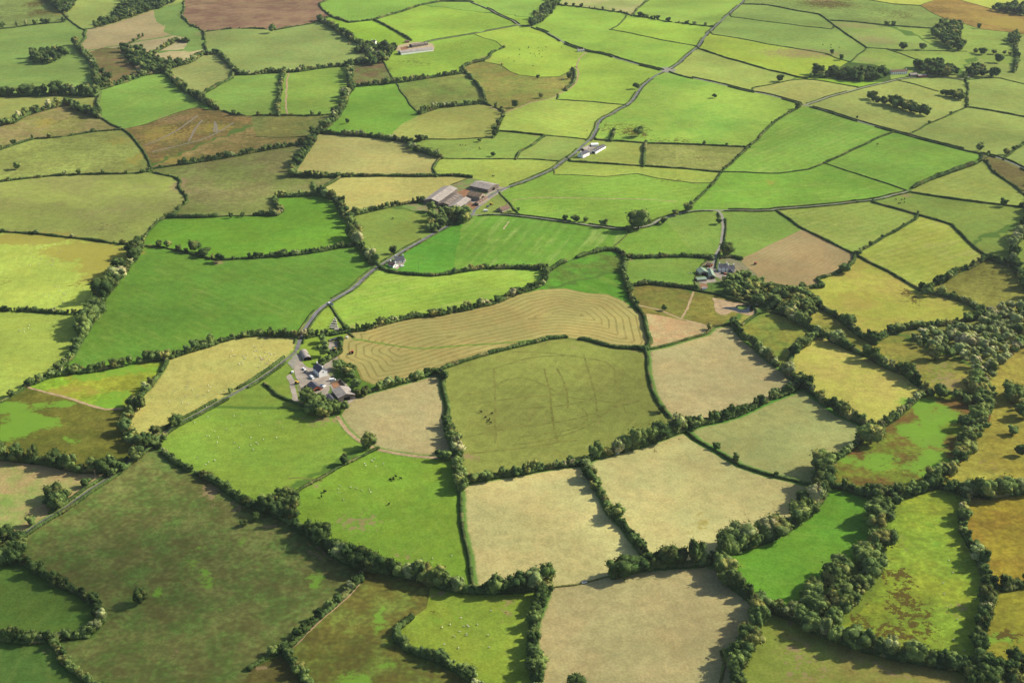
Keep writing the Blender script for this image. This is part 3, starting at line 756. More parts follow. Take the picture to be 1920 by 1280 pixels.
BUILDINGS = [ # name, ends (px), width, wall h, roof h, wall mat, roof mat, style, label
 ('farmhouse','595,695.5 606.5,706',7.5,5.2,2.8,'render','slate','house','white farmhouse with dark slate roof beside the road junction'),
 ('arched_hut','568.5,661 577,676',7.0,1.2,2.6,'metal','metal','arch','round-roofed grey metal hut on the lawn by the road fork'),
 ('brick_barn','584,723 595,733',7.5,2.6,2.2,'brick','slate','barn','long dark-roofed barn with orange brick gable below the white farmhouse'),
 ('pale_barn','638,735 650.5,751',14,4.2,2.2,'metaldark','metal','barn','pale-roofed open barn right of the small farmyard'),
 ('lean_to_shed','617,744 624.5,754',4.0,2.2,0.8,'metaldark','slate','barn','small dark lean-to shed beside the pale-roofed barn'),
 ('grey_shed','808.5,383.5 844,357.5',19.0,4.6,2.6,'metaldark','metal','barn','leftmost and longest grey shed of the roadside farm'),
 ('patched_shed','831.5,390 856.5,370.5',14.5,4.3,2.2,'metaldark','metaldark','barn','middle grey shed with dark patched roof'),
 ('dark_shed','849.5,395.5 873,377.5',14.0,4.1,2.1,'metaldark','metal','barn','right-hand shed of the joined roadside row'),
 ('stone_barn','881,369.5 905,374',15.0,5.0,3.0,'stonewall','brownsheet','barn','brown-roofed barn in the middle of the roadside yard'),
 ('back_barn','892,349.5 925.5,357',24.0,4.4,2.8,'metaldark','metal','barn','wide pale barn at the back of the roadside yard'),
 ('long_low_shed','893,385.5 911,373',6.0,2.6,1.3,'stonewall','brownroof','barn','long low tan shed beside the main road'),
 ('bungalow','936,397 951,391',8.5,2.7,2.2,'stonewall','brownroof','house','brown-roofed bungalow in its garden across the road from the sheds'),
 ('roadside_cottage','741,490 757,489',10,2.8,3.0,'render','slate','house','slate-roofed cottage standing alone on the road bend'),
 ('cottage_annexe','732,497 742,501',7,2.6,2.0,'render','brownroof','house','brown-roofed annexe on the near side of the roadside cottage'),
 ('stone_farmhouse','1347,507.5 1363,507.5',7.0,5.2,2.6,'render','slate','house','white two-storey farmhouse with chimneys beside the orchard wood'),
 ('house_extension','1364,506.5 1376,506.5',8.0,3.2,2.4,'render','slate','house','lower slate-roofed extension right of the white two-storey farmhouse'),
 ('rear_wing','1369,511.5 1375,519',5.0,2.6,1.8,'render','slate','barn','small slate wing pointing away from the two-storey farmhouse'),
 ('green_roofed_barn','1313,509 1320,516.5',9.5,3.2,2.0,'stonewall','metalgreen','barn','green-roofed barn nearest the duck paddock'),
 ('narrow_green_barn','1330,510 1335,523',6.0,3.0,1.8,'stonewall','metalgreen','barn','narrow green-roofed barn left of the white two-storey farmhouse'),
 ('flat_shed','1305.5,526 1323,525',6.0,2.4,.8,'stonewall','metalgreen','barn','low flat shed below the green-roofed barns'),
 ('brown_outhouse','1326,498 1334,500',6.0,2.6,1.2,'brick','brownroof','barn','small brown outhouse at the top of the stone farmyard'),
 ('white_garden_shed','1315.5,542 1324.5,542',3.0,2.0,.8,'render','metal','barn','small white shed in the corner below the flat shed'),
 ('hill_farmhouse','697,83 705,83.5',7.0,4.8,2.6,'render','slate','house','white house among trees at the far barn farm'),
 ('long_white_barn','749,102 809.5,94',15,4.2,2.6,'render','metal','barn','very long pale barn with white side wall at the top'),
 ('rear_dark_barn','770,89 800,84',10,4.0,2.0,'metaldark','metaldark','barn','dark-roofed barn behind the very long pale barn'),
 ('red_hut','759,80 767,79.5',6,2.4,1.6,'brick','brownroof','barn','small red-brown hut by the hedge above the very long barn'),
 ('white_outhouse','700,102 711,98',5,2.4,1.4,'render','metaldark','barn','low white outhouse between the far white house and the garden trees'),
 ('lane_farmhouse','1088,295.5 1100.5,290',8.0,4.6,2.4,'render','slate','house','white farmhouse on the main road above the thin lane field'),
 ('grey_lane_barn','1112,288 1131,277',7.5,3.4,1.8,'render','slate','barn','long grey barn right of the main road farmyard'),
 ('white_lane_shed','1108,274 1121,273.5',6.5,3.0,1.2,'render','render','barn','bright white shed at the top of the main road farmyard'),
 ('pale_lane_shed','1092,283 1102,278',6.0,2.6,1.4,'stonewall','metal','barn','pale metal shed between the white shed and the lane farmhouse'),
 ('villa','1669,139 1699,138',8,4.6,2.6,'render','brownroof','house','long house with white gables between the two far woods'),
 ('villa_barn','1705,143 1718,142.5',7,3.4,1.8,'stonewall','metal','barn','grey barn just right of the long far house'),
 ('brick_stable','1720,144.5 1736,144',6,3.0,1.6,'brick','metal','barn','low reddish stable at the right end of the far house'),
 ('white_bungalow','1083,97 1095,96',6,2.6,1.4,'render','metal','house','tiny white building under the hedge of the north west lane'),
]
HAZE = 0.000017
# where cloud shadows fall: u, v, radius u, radius v, optical depth
CLOUDS = '''120,1180,300,190,.65
420,1040,330,130,.6
560,1240,300,80,.45
250,400,150,60,.45
120,80,300,90,.25
420,250,280,90,.28
1180,760,160,50,.30
1480,1290,200,60,.4
1700,260,330,90,.28
900,200,120,50,.3
1500,60,200,50,.3
330,560,120,60,.3
1640,420,200,60,.28
1820,500,120,50,.35
'''
# ------------------------------------------------------------------ helpers for polylines
def pts(s): return [tuple(float(q) for q in p.split(',')) for p in s.split()]
def to_w(pl):
    """pixel polyline -> ground polyline; ends on the picture's border run on into the land beyond it"""
    q = [at(u, v) for u, v in pl]
    return [(p.x, p.y) for p in q]
def extend(pl):
    pl = list(pl)
    for end in (0, -1):
        u, v = pl[end]; a = pl[1] if end == 0 else pl[-2]
        L = 0
        du, dv = u - a[0], v - a[1]; n = math.hypot(du, dv) or 1
        if u <= 3 or u >= 1917: L = 900
        elif v <= 3: L = 260
        elif v >= 1276: L = 700
        if L:
            q = (u + du / n * L, max(-200, v + dv / n * L))
            if end == 0: pl.insert(0, q)
            else: pl.append(q)
    return pl
def resample(w, step):
    out = [w[0]]
    for a, b in zip(w[:-1], w[1:]):
        d = math.dist(a, b); n = max(1, int(math.ceil(d / step)))
        for i in range(1, n + 1): out.append((a[0] + (b[0] - a[0]) * i / n, a[1] + (b[1] - a[1]) * i / n))
    return out
def smooth(w, it=2):
    for _ in range(it):
        q = [w[0]]
        for a, b in zip(w[:-1], w[1:]):
            q += [(a[0] * .75 + b[0] * .25, a[1] * .75 + b[1] * .25), (a[0] * .25 + b[0] * .75, a[1] * .25 + b[1] * .75)]
        q.append(w[-1]); w = q
    return w
def warp(w, amp=2.4):
    out = []
    for x, y in w:
        n = mnoise.noise_vector(Vector((x / 38, y / 38, 3.3))); out.append((x + n.x * amp, y + n.y * amp))
    return out
def overshoot(w, d=1.6):
    for e, i in ((0, 1), (-1, -2)):
        L = math.dist(w[e], w[i]) or 1; w[e] = (w[e][0] + (w[e][0] - w[i][0]) / L * d, w[e][1] + (w[e][1] - w[i][1]) / L * d)
    return w
def clip_dom(w):
    """the stretch inside the surveyed land, plus one point past its edge so that the cut is complete"""
    ins = [in_dom(p[0], p[1]) for p in w]
    if not any(ins): return []
    a = ins.index(True); b = len(ins) - 1 - ins[::-1].index(True)
    return w[max(0, a - 1):b + 2]
def wiggle(w, amp):
    """no hedge runs dead straight: a slight natural wander between the surveyed points"""
    out = []
    for i, (x, y) in enumerate(w):
        if i in (0, len(w) - 1): out.append((x, y)); continue
        n = mnoise.noise_vector(Vector((x / 35, y / 35, 3.3))); out.append((x + n.x * amp, y + n.y * amp))
    return out

lines = []
for ln in LINES.strip().splitlines():
    code, p = ln.split('|'); lines.append([code, pts(p)])
roads = {k: [a, b, c, pts(p)] for k, (a, b, c, p) in ROADS.items()}
allpl = [l[1] for l in lines] + [r[3] for r in roads.values()]
def snap(pl_i):
    pl = allpl[pl_i]
    for end in (0, -1):
        u, v = pl[end]
        if u <= 3 or u >= 1917 or v <= 3 or v >= 1277: continue
        best = (18.0, None)
        for j, o in enumerate(allpl):
            if j == pl_i: continue
            for a, b in zip(o[:-1], o[1:]):
                dx, dy = b[0] - a[0], b[1] - a[1]; L = dx * dx + dy * dy
                t = 0 if L == 0 else max(0, min(1, ((u - a[0]) * dx + (v - a[1]) * dy) / L))
                q = (a[0] + dx * t, a[1] + dy * t); d = math.hypot((q[0] - u), (q[1] - v) * 1.6)
                if d < best[0]: best = (d, q)
        if best[1]:
            q = best[1]; d = math.hypot(q[0] - u, q[1] - v)
            if d > .01: q = (q[0] + (q[0] - u) / d * .6, q[1] + (q[1] - v) / d * .6)
            elif True:
                a = pl[1] if end == 0 else pl[-2]; n = math.hypot(u - a[0], v - a[1]) or 1
                q = (q[0] + (u - a[0]) / n * .6, q[1] + (v - a[1]) / n * .6)
            if end == 0: pl.insert(0, q)
            else: pl.append(q)
for i in range(len(allpl)): snap(i)

# ------------------------------------------------------------------ one triangulation of the land, cut along every line
DOM = [at(u, v) for u, v in ((-420, 1560), (2340, 1560), (2340, -75), (-420, -75))]
DOM = [(p.x, p.y) for p in DOM]
def in_dom(x, y, m=0):
    s = None
    for a, b in zip(DOM, DOM[1:] + DOM[:1]):
        L = math.dist(a, b); c = ((b[0] - a[0]) * (y - a[1]) - (b[1] - a[1]) * (x - a[0])) / L
        if s is None: s = 1 if c > 0 else -1
        if c * s < m: return False
    return True
cv, ce = [], []
def add_line(w, closed=False):
    b = len(cv); cv.extend(w); n = len(w)
    for i in range(n - (0 if closed else 1)): ce.append((b + i, b + (i + 1) % n))
add_line(resample(DOM + [DOM[0]], 60)[:-1], True)
WL = []
for l in lines:
    w = clip_dom(overshoot(warp(resample(to_w(extend(l[1])), 8))))
    WL.append(w)
    if len(w) > 1: add_line(w)
WR = {}
for k, r in roads.items():
    w = clip_dom(overshoot(warp(resample(smooth(to_w(extend(r[3])), 1), 8))))
    WR[k] = w; add_line(w)
def tune(t, h):
    """survey colours were read a little too green and too red: one correction for all"""
    r_, g_, b_ = [int(h[i:i + 2], 16) for i in (0, 2, 4)]
    if t == 'w' and r_ > g_: r_ *= .985; g_ *= .99; b_ *= 1.04
    if t == 'w' and g_ >= r_: return h
    if g_ >= r_: d = min(1, (g_ - r_) / 60); r_ *= 1 + .01 * d; g_ *= 1 - .06 * d; b_ *= 1 - .03 * d
    else: d = min(1, (r_ - g_) / 30); r_ *= 1 - .05 * d; g_ *= 1 + .02 * d
    return '%02x%02x%02x' % (min(255, int(r_)), min(255, int(g_)), int(b_))
seeds = []
for ln in SEEDS.strip().splitlines():
    f = ln.split('|'); u, v = map(float, f[0].split(',')); o = {}
    if len(f) > 4:
        for kv in f[4].replace(' ', '').split(',sp')[:1] + ['sp' + x for x in f[4].replace(' ', '').split(',sp')[1:]]:
            if kv.startswith('dir='): o['dir'] = kv[4:]
            else:
                for q in kv.split(','):
                    a, b = q.split('='); o[a] = b if a in ('c2', 'rc', 'margin') else float(b)
    seeds.append((u, v, f[1], tune(f[1], f[2]), f[3], o))
LAST = len(cv)
for w in WL + list(WR.values()):
    for d in (-4.2, 4.2, -9, 9):
        q = []
        for i in range(0, len(w), 1 if abs(d) < 5 else 2):
            a = w[max(0, i - 1)]; b = w[min(len(w) - 1, i + 1)]; L = math.dist(a, b) or 1
            p = (w[i][0] - (b[1] - a[1]) / L * d, w[i][1] + (b[0] - a[0]) / L * d)
            if in_dom(p[0], p[1], 6): cv.append(p)
xs = [p[0] for p in DOM]; ys = [p[1] for p in DOM]
y = min(ys)
cvn = np.array(cv)
hay = [at(*q) for q in ((640, 690), (1220, 660), (1180, 560), (1060, 530), (900, 580), (640, 640))]
while y < max(ys):
    st = 11 if y < 1500 else 15 if y < 2200 else 22
    x = min(xs)
    while x < max(xs):
        jx, jy = x + rnd.uniform(-.2, .2) * st, y + rnd.uniform(-.2, .2) * st
        if in_dom(jx, jy, 6): cv.append((jx, jy))
        x += st
    y += st
for u0, v0, u1, v1 in ((640, 538, 1222, 722), (1385, 428, 1606, 545)):       # finer where the hay rows follow the hedges
    A, B = at(u0, v1), at(u1, v0); y = A.y
    while y < B.y:
        x = at(u0, v0).x
        while x < at(u1, v0).x:
            cv.append((x + rnd.uniform(-.6, .6), y + rnd.uniform(-.6, .6))); x += 5
        y += 5
allv = np.array(cv); keep = np.ones(len(cv), bool)
# no grid point hard against a line
cell = {}
for i in range(LAST): cell.setdefault((int(cv[i][0] // 12), int(cv[i][1] // 12)), []).append(i)
for i in range(LAST, len(cv)):
    cx, cy = int(cv[i][0] // 12), int(cv[i][1] // 12)
    for a in (-1, 0, 1):
        for b in (-1, 0, 1):
            for j in cell.get((cx + a, cy + b), ()):
                if (cv[i][0] - cv[j][0]) ** 2 + (cv[i][1] - cv[j][1]) ** 2 < 4.0: keep[i] = False
vin = [Vector(c) for i, c in enumerate(cv) if keep[i]]
import time; t0 = time.time()
ov, oe, of, ovo, oeo, ofo = delaunay_2d_cdt(vin, ce, [], 0, 1e-4)
print('cdt', len(vin), len(of), round(time.time() - t0, 1), 's')
OV = np.array([(v[0], v[1]) for v in ov]); OF = [tuple(f) for f in of]
cons = {tuple(sorted(e)) for e, o in zip(oe, oeo) if len(o)}
emap = {}
for fi, f in enumerate(OF):
    for a, b in zip(f, f[1:] + f[:1]): emap.setdefault((min(a, b), max(a, b)), []).append(fi)
comp = [-1] * len(OF); ncomp = 0
for s in range(len(OF)):
    if comp[s] >= 0: continue
    comp[s] = ncomp; st_ = [s]
    while st_:
        f = st_.pop(); F = OF[f]
        for a, b in zip(F, F[1:] + F[:1]):
            e = (min(a, b), max(a, b))
            if e in cons: continue
            for g in emap[e]:
                if comp[g] < 0: comp[g] = ncomp; st_.append(g)
    ncomp += 1
OUT = None
FC = np.array([OV[list(f)].mean(0) for f in OF])
comp = np.array(comp)
from mathutils.bvhtree import BVHTree
bvh = BVHTree.FromPolygons([(x, y, 0) for x, y in OV], OF)
def face_at(x, y):
    h = bvh.ray_cast(Vector((x, y, 10)), Vector((0, 0, -1))); return h[2]
sw = [at(s[0], s[1]) for s in seeds]; swn = np.array([(p.x, p.y) for p in sw])
cs = {}
for i, p in enumerate(sw):
    f = face_at(p.x, p.y)
    if f is not None: cs.setdefault(comp[f], []).append(i)
fid = np.zeros(len(OF), int)
area = np.array([abs(np.cross(OV[f[1]] - OV[f[0]], OV[f[2]] - OV[f[0]])) / 2 for f in OF])
for c in range(ncomp):
    idx = np.where(comp == c)[0]; ss = cs.get(c)
    if not ss:
        ce_ = np.average(FC[idx], axis=0, weights=area[idx]); q = px(*ce_)
        if area[idx].sum() > 1500 and 0 < q[0] < 1920 and 0 < q[1] < 1280: print('UNSEEDED', [round(a) for a in q[:2]], round(area[idx].sum()))
        ds = (np.abs(swn - ce_) ** 2).sum(1); fid[idx] = int(ds.argmin())
    elif len(ss) == 1: fid[idx] = ss[0]
    else:
        if len({seeds[i][4] for i in ss}) > 1: print('SHARED', [seeds[i][4] for i in ss])
        d = ((FC[idx][:, None, :] - swn[ss][None]) ** 2).sum(2); fid[idx] = np.array(ss)[d.argmin(1)]
names = [s[4] for s in seeds]; first = {}
for i, n in enumerate(names): first.setdefault(n, i)
fid = np.array([first[names[i]] for i in fid])
def field_at(x, y):
    f = face_at(x, y); return names[fid[f]] if f is not None else None

# patches as vertex values
patch = {'lush': [], 'soil': [], 'rush': [], 'gold': []}
for p in PATCH.split():
    k, q = p.split('|'); u, v, ru, rv, s = map(float, q.split(','))
    if ru and s:
        c = at(u, v); a = at(u + ru, v); b = at(u, v - rv)
        patch[k].append((c.x, c.y, abs(a.x - c.x), abs(b.y - c.y), s))
from mathutils.kdtree import KDTree
_sp = [q for (c_, _), w in zip(lines, WL) if c_[0] in 'xfp' for q in resample(w, 1.5)] if lines else []
softkd = KDTree(len(_sp))
for i, q in enumerate(_sp): softkd.insert((q[0], q[1], 0), i)
softkd.balance()
for (code, _), w in zip(lines, WL):          # gateways and feeding spots trodden bare along the hedges
    if code[0] in 'hts' and len(w) > 6:
        for q in range(1 + len(w) // 60):
            if rnd.random() < .75:
                i = rnd.choice((2, len(w) - 3, rnd.randrange(2, len(w) - 2))); r = rnd.uniform(2.5, 6); patch['soil'].append((w[i][0] + rnd.uniform(-4, 4), w[i][1] + rnd.uniform(-4, 4), r, r * rnd.uniform(.7, 1.8), rnd.uniform(.55, .8)))
for q in range(70):
    p_ = at(rnd.uniform(0, 1920), rnd.uniform(0, 1280)); r = rnd.uniform(3, 12); patch[rnd.choice(('soil', 'rush', 'gold'))].append((p_.x, p_.y, r, r * rnd.uniform(.6, 2), rnd.uniform(.3, .5)))
KIND = {'g': 'pasture', 's': 'grassland', 'w': 'cornfield', 'y': 'hayfield', 'r': 'rough_ground', 'p': 'bare_ground'}
def seg_dist(P, segs):
    A = segs[:, 0]; D = segs[:, 1] - A; L = (D ** 2).sum(1) + 1e-9; out = np.full(len(P), 1e9)
    for k in range(0, len(P), 2000):
        Q = P[k:k + 2000, None, :] - A[None]; t = np.clip((Q * D[None]).sum(2) / L, 0, 1)
        d = np.sqrt(((Q - D[None] * t[..., None]) ** 2).sum(2)).min(1); out[k:k + 2000] = d
    return out
inside = np.array([in_dom(c_[0], c_[1], -.5) for c_ in FC])
for si in sorted(set(fid)):
    u, v, typ, hexc, desc, o = seeds[si]; o = dict(o)
    idx = np.where((fid == si) & inside)[0]; vs = sorted({a for i in idx for a in OF[i]}); mp = {a: k for k, a in enumerate(vs)}
    P = OV[vs]; Z = relief_np(P[:, 0], P[:, 1])
    Fs = np.array([[mp[a] for a in OF[i]] for i in idx])
    c = (P[Fs[:, 1]] - P[Fs[:, 0]]); d = (P[Fs[:, 2]] - P[Fs[:, 0]]); fl = (c[:, 0] * d[:, 1] - c[:, 1] * d[:, 0]) < 0; Fs[fl] = Fs[fl][:, ::-1]
    be = {}
    for F in Fs:
        for a, b in ((F[0], F[1]), (F[1], F[2]), (F[2], F[0])): be[(min(a, b), max(a, b))] = be.get((min(a, b), max(a, b)), 0) + 1
    segs = np.array([(P[a], P[b]) for (a, b), n in be.items() if n == 1])
    edge = seg_dist(P, segs)
    mid = segs.mean(1); hd = np.array([softkd.find((x_, y_, 0))[2] > 1.2 for x_, y_ in mid])
    hedged = seg_dist(P, segs[hd]) if hd.any() else np.full(len(P), 99.0)
    kw = {k: v_ for k, v_ in o.items() if k != 'dir'}
    if typ == 'w': kw.setdefault('margin', '5f8f35'); kw.setdefault('fine', .15); kw.setdefault('ma', .3); kw.setdefault('mw', 3.2); kw.setdefault('sp', 3.2); kw.setdefault('sa', .10); kw.setdefault('rc', 'aea768')
    if typ == 'y': kw['rows'] = True; kw.setdefault('margin', 'a89c5c'); kw.setdefault('fine', .10)
    if typ == 'r': kw.setdefault('fine', .26); kw.setdefault('tuft', .32)
    if typ == 's': kw.setdefault('rc', 'b6b866')
    if typ == 'g': kw.setdefault('sp', rnd.uniform(6, 10)); kw.setdefault('sa', rnd.choice((.06, .12, .18))); kw.setdefault('rc', 'a9b25c')
    ang = rnd.uniform(0, 3.14)
    if 'dir' in o:
        a, b = o['dir'].split(';'); a = at(*map(float, a.split(','))); b = at(*map(float, b.split(','))); ang = math.atan2(b.y - a.y, b.x - a.x)
    elif typ == 'w': ang = math.radians(100)
    su = P[:, 0] * -math.sin(ang) + P[:, 1] * math.cos(ang); sv = P[:, 0] * math.cos(ang) + P[:, 1] * math.sin(ang)
    if typ == 'y': su = edge
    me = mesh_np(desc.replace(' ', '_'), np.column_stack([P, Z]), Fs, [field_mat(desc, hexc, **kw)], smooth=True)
    def put(n, a):
        at_ = me.attributes.new(n, 'FLOAT', 'POINT'); at_.data.foreach_set('value', np.asarray(a, dtype=np.float32))
    put('edge', hedged); put('su', su)
    if typ in 'swg': put('sv', sv)
    for k in patch:
        val = np.zeros(len(P))
        for (x, y_, rx, ry, s) in patch[k]:
            r = np.sqrt(((P[:, 0] - x) / rx) ** 2 + ((P[:, 1] - y_) / ry) ** 2); val = np.maximum(val, s * np.clip(1.35 - r * .62, 0, 1))
        if val.max() > 0: put(k, val)
    ob = link(KIND[typ], me); tag(ob, desc, kind='structure')
print('fields', len(set(fid)), round(time.time() - t0, 1))

# ------------------------------------------------------------------ the land beyond, one sheet to the horizon
def axis(lo, hi, a, b):
    c = list(np.arange(a, b + 1, 60.0)); s = 60; q = c[0]
    while q > lo: s *= 1.35; q -= s; c.insert(0, q)
    s = 60; q = c[-1]
    while q < hi: s *= 1.35; q += s; c.append(q)
    return np.array(c)
X, Y = axis(-9000, 9000, -2600, 2600), axis(-6000, 12000, 0, 4000)
GX, GY = np.meshgrid(X, Y); n, m = GX.shape
GZ = relief_np(GX, GY) - 1.6
I = np.arange(n * m).reshape(n, m)
Fq = np.column_stack([I[:-1, :-1].ravel(), I[:-1, 1:].ravel(), I[1:, 1:].ravel(), I[1:, :-1].ravel()])
def land_mat():
    b = NB('farmland'); g = b.n('ShaderNodeNewGeometry').outputs['Position']
    mp = b.n('ShaderNodeVectorMath', operation='MULTIPLY'); b.put(mp.inputs[0], g); mp.inputs[1].default_value = (1, .75, 0)
    vo = b.n('ShaderNodeTexVoronoi'); b.put(vo.inputs['Vector'], mp.outputs[0]); vo.inputs['Scale'].default_value = 1 / 210
    ve = b.n('ShaderNodeTexVoronoi', feature='DISTANCE_TO_EDGE'); b.put(ve.inputs['Vector'], mp.outputs[0]); ve.inputs['Scale'].default_value = 1 / 210
    sep = b.n('ShaderNodeSeparateColor'); b.put(sep.inputs[0], vo.outputs['Color'])
    col = b.mix(sep.outputs[0], lin('7fae45', K), lin('a3b35c', K)); col = b.mix(b.ramp(sep.outputs[1], .75, .9), col, lin('b5a468', K))
    n1 = b.noise(g, 1 / 9, 4); col = sc3(b, col, b.ramp(n1, .3, .7, .85, 1.15))
    m = b.ramp(b.math('ADD', ve.outputs['Distance'], b.math('MULTIPLY', n1, .02)), .018, .032, 1, 0)
    return b.done(b.mix(m, col, lin('44552c', K)))
g = link('ground', mesh_np('ground', np.column_stack([GX.ravel(), GY.ravel(), GZ.ravel()]), Fq, [land_mat()], smooth=True))
tag(g, 'green farmland running on to the horizon', kind='structure')

# ------------------------------------------------------------------ draped strips: roads, lanes, tracks
def strip(w, width, lift=.12, wob=.15):
    V, F = [], []
    for i, (x, y) in enumerate(w):
        a = w[max(0, i - 1)]; b = w[min(len(w) - 1, i + 1)]; dx, dy = b[0] - a[0], b[1] - a[1]; L = math.hypot(dx, dy) or 1
        nx, ny = -dy / L, dx / L
        for s in (-.5, 0, .5):
            q = s * width * (1 + rnd.uniform(-wob, wob) * (s != 0)); X_, Y_ = x + nx * q, y + ny * q
            V.append((X_, Y_, relief(X_, Y_) + lift))
    for i in range(len(w) - 1):
        for k in (0, 1): F.append((i * 3 + k, i * 3 + 3 + k, i * 3 + 4 + k, i * 3 + 1 + k))
    return V, F
def offset(w, d):
    out = []
    for i, (x, y) in enumerate(w):
        a = w[max(0, i - 1)]; b = w[min(len(w) - 1, i + 1)]; dx, dy = b[0] - a[0], b[1] - a[1]; L = math.hypot(dx, dy) or 1
        out.append((x - dy / L * d, y + dx / L * d))
    return out
M['verge'] = simple('grass_verge', '86a04a', .2, .3, k=.5)
M['rut'] = simple('wheel_ruts', '848642', .2, .2, k=.5)
M['pale'] = simple('pale_scrape', 'c9b78e', .2, .3, k=.5)
M['green'+'strip'] = simple('green_strip', '7d9440', .2, .2, k=.5)
lift = .10
for k, (wd, hh, mat, _) in roads.items():
    w_ = WR[k]; V, F = strip(w_, wd, lift + .06 + (.03 if k == 'main_road' else .025 if k == 'lower_lane' else rnd.uniform(0, .02)), .05); nm = 'road' if k == 'main_road' else 'track' if mat == 'dirt' else 'lane'
    tag(link(nm, mesh_np(nm, V, F, [M[mat]], True)), k.replace('_', ' ') + (' of pale tarmac' if mat != 'dirt' else ' of bare earth'), kind='structure')
    V, F = strip(w_, wd + (2.6 if hh else 2.2), lift - .03 + rnd.uniform(0, .02), .2)
    tag(link('verge', mesh_np('verge', V, F, [M['verge']], True)), 'grass verge along the ' + k.replace('_', ' '), kind='structure')
for s in STRIPS.strip().splitlines():
    m, wd, p = s.split('|'); w_ = wiggle(resample(smooth(to_w(pts(p))), 6), 1.2)
    mt = {'dirt': 'dirt', 'rut': 'rut', 'stone': 'stone', 'pale': 'pale', 'green': 'greenstrip'}[m]
    V, F = strip(w_, float(wd), .05 + rnd.uniform(0, .02), .35)
    tag(link('path', mesh_np('path', V, F, [M[mt]], True)), {'dirt': 'thin worn path', 'rut': 'faint dark wheel track', 'stone': 'pale stony ditch bank', 'pale': 'pale scrape in the turf', 'green': 'green uncut strip'}[m], kind='structure')
for (code, p), w_ in zip(lines, WL):
    if code == 'p' and len(w_) > 1:
        V, F = strip(resample(w_, 6), 2.6, .07, .3); tag(link('path', mesh_np('path', V, F, [M['dirt']], True)), 'bare earth farm track', kind='structure')
def flat_poly(name, s, mat, label, lift=.09):
    w_ = resample((lambda q: q + [q[0]])(to_w(pts(s))), 5)[:-1]; w_ = [(x + rnd.uniform(-.6, .6), y + rnd.uniform(-.6, .6)) for x, y in w_]
    bm = bmesh.new(); f = bm.faces.new([bm.verts.new((x, y, relief(x, y) + lift)) for x, y in w_]); f.normal_update()
    if f.normal.z < 0: f.normal_flip()
    bmesh.ops.triangulate(bm, faces=[f]); me = bpy.data.meshes.new(name); bm.to_mesh(me); bm.free(); me.materials.append(M[mat])
    return tag(link(name, me), label, kind='structure')
flat_poly('yard', '553,664 562,664 569,682 580,690 592,690 600,684 618,682 624,686 616,702 622,712 616,735 617,746 600,752 578,740 562,724 552,700 551,680', 'yard', 'gravel yard of the white farmhouse', .13)
flat_poly('yard', '537,705 545,700 551,712 556,735 560,752 548,757 547,735 541,715', 'yard', 'grey gravel strip left of the farm drive')
flat_poly('yard', '616,640 633,640 632,652 637,660 628,680 612,687 600,684 618,678 622,664 615,652', 'yard', 'pale concrete apron below the black bales', .11)
flat_poly('yard', '619,720 639,713 652,722 668,746 655,756 634,752', 'yard', 'concrete floor round the pale-roofed barn', .11)
flat_poly('yard', '845,372 872,356 884,352 900,372 912,366 921,352 935,350 955,352 930,366 905,384 892,395 880,397 868,400 855,402 846,396', 'yard', 'pale yard between the roadside sheds')
flat_poly('yard', '853,362 872,354 882,356 876,368 882,378 897,388 884,394 872,388 868,376', 'yardbrown', 'red-brown muddy yard between the roadside sheds', .12)
flat_poly('yard', '1326,494 1337,492 1345,508 1362,512 1370,520 1350,522 1338,518 1342,528 1322,532 1308,528 1312,520 1326,520', 'yard', 'gravel yard of the stone farm', .13)
flat_poly('yard', '1308,534 1324,531 1328,540 1316,546 1309,540', 'yardbrown', 'brown fenced yard below the flat shed')
flat_poly('yard', '744,86 770,80 785,79 812,82 815,90 812,97 750,98 742,95', 'pale', 'pale concrete yard behind the very long pale barn')
flat_poly('yard', '750,90 764,86 766,92 752,95', 'yardbrown', 'brown muddy corner behind the very long pale barn', .13)
flat_poly('yard', '1084,290 1098,275 1110,268 1120,270 1115,280 1104,292 1094,298', 'yard', 'gravel yard of the main road farm', .13)
flat_poly('yard', '732,494 740,485 756,483 762,488 752,500 744,506', 'yard', 'tarmac round the roadside cottage', .12)
flat_poly('yard', '1240,127 1262,126 1268,133 1252,137 1240,134', 'lane', 'crossroads on the hill', .20)
flat_poly('yard', '547,672 556,662 563,668 556,678 549,692 540,680', 'lane', 'fork where the farm drive leaves the road', .22)
flat_poly('bank', '1336,558 1378,567 1405,570 1421,578 1415,590 1405,592 1388,588 1372,583 1362,591 1352,590 1342,585', 'dirt', 'bare tan soil round the pond', .12)
flat_poly('pond', '1350,578.5 1362,576 1378,575.5 1383,571.5 1402,571.5 1412,573 1415,577.5 1410,584.5 1402,587.5 1387,586.5 1376,582.5 1365,580', 'water', 'dark pond with a grassy island', .18)
flat_poly('island', '1383,575 1399,574.5 1400,579 1390,580.5 1385,579', 'verge', 'grassy island in the pond', .35)
flat_poly('silage', '621,719.5 638,714.5 646,725.5 628,731', 'yardbrown', 'brown silage pit beside the pale-roofed barn', .25)
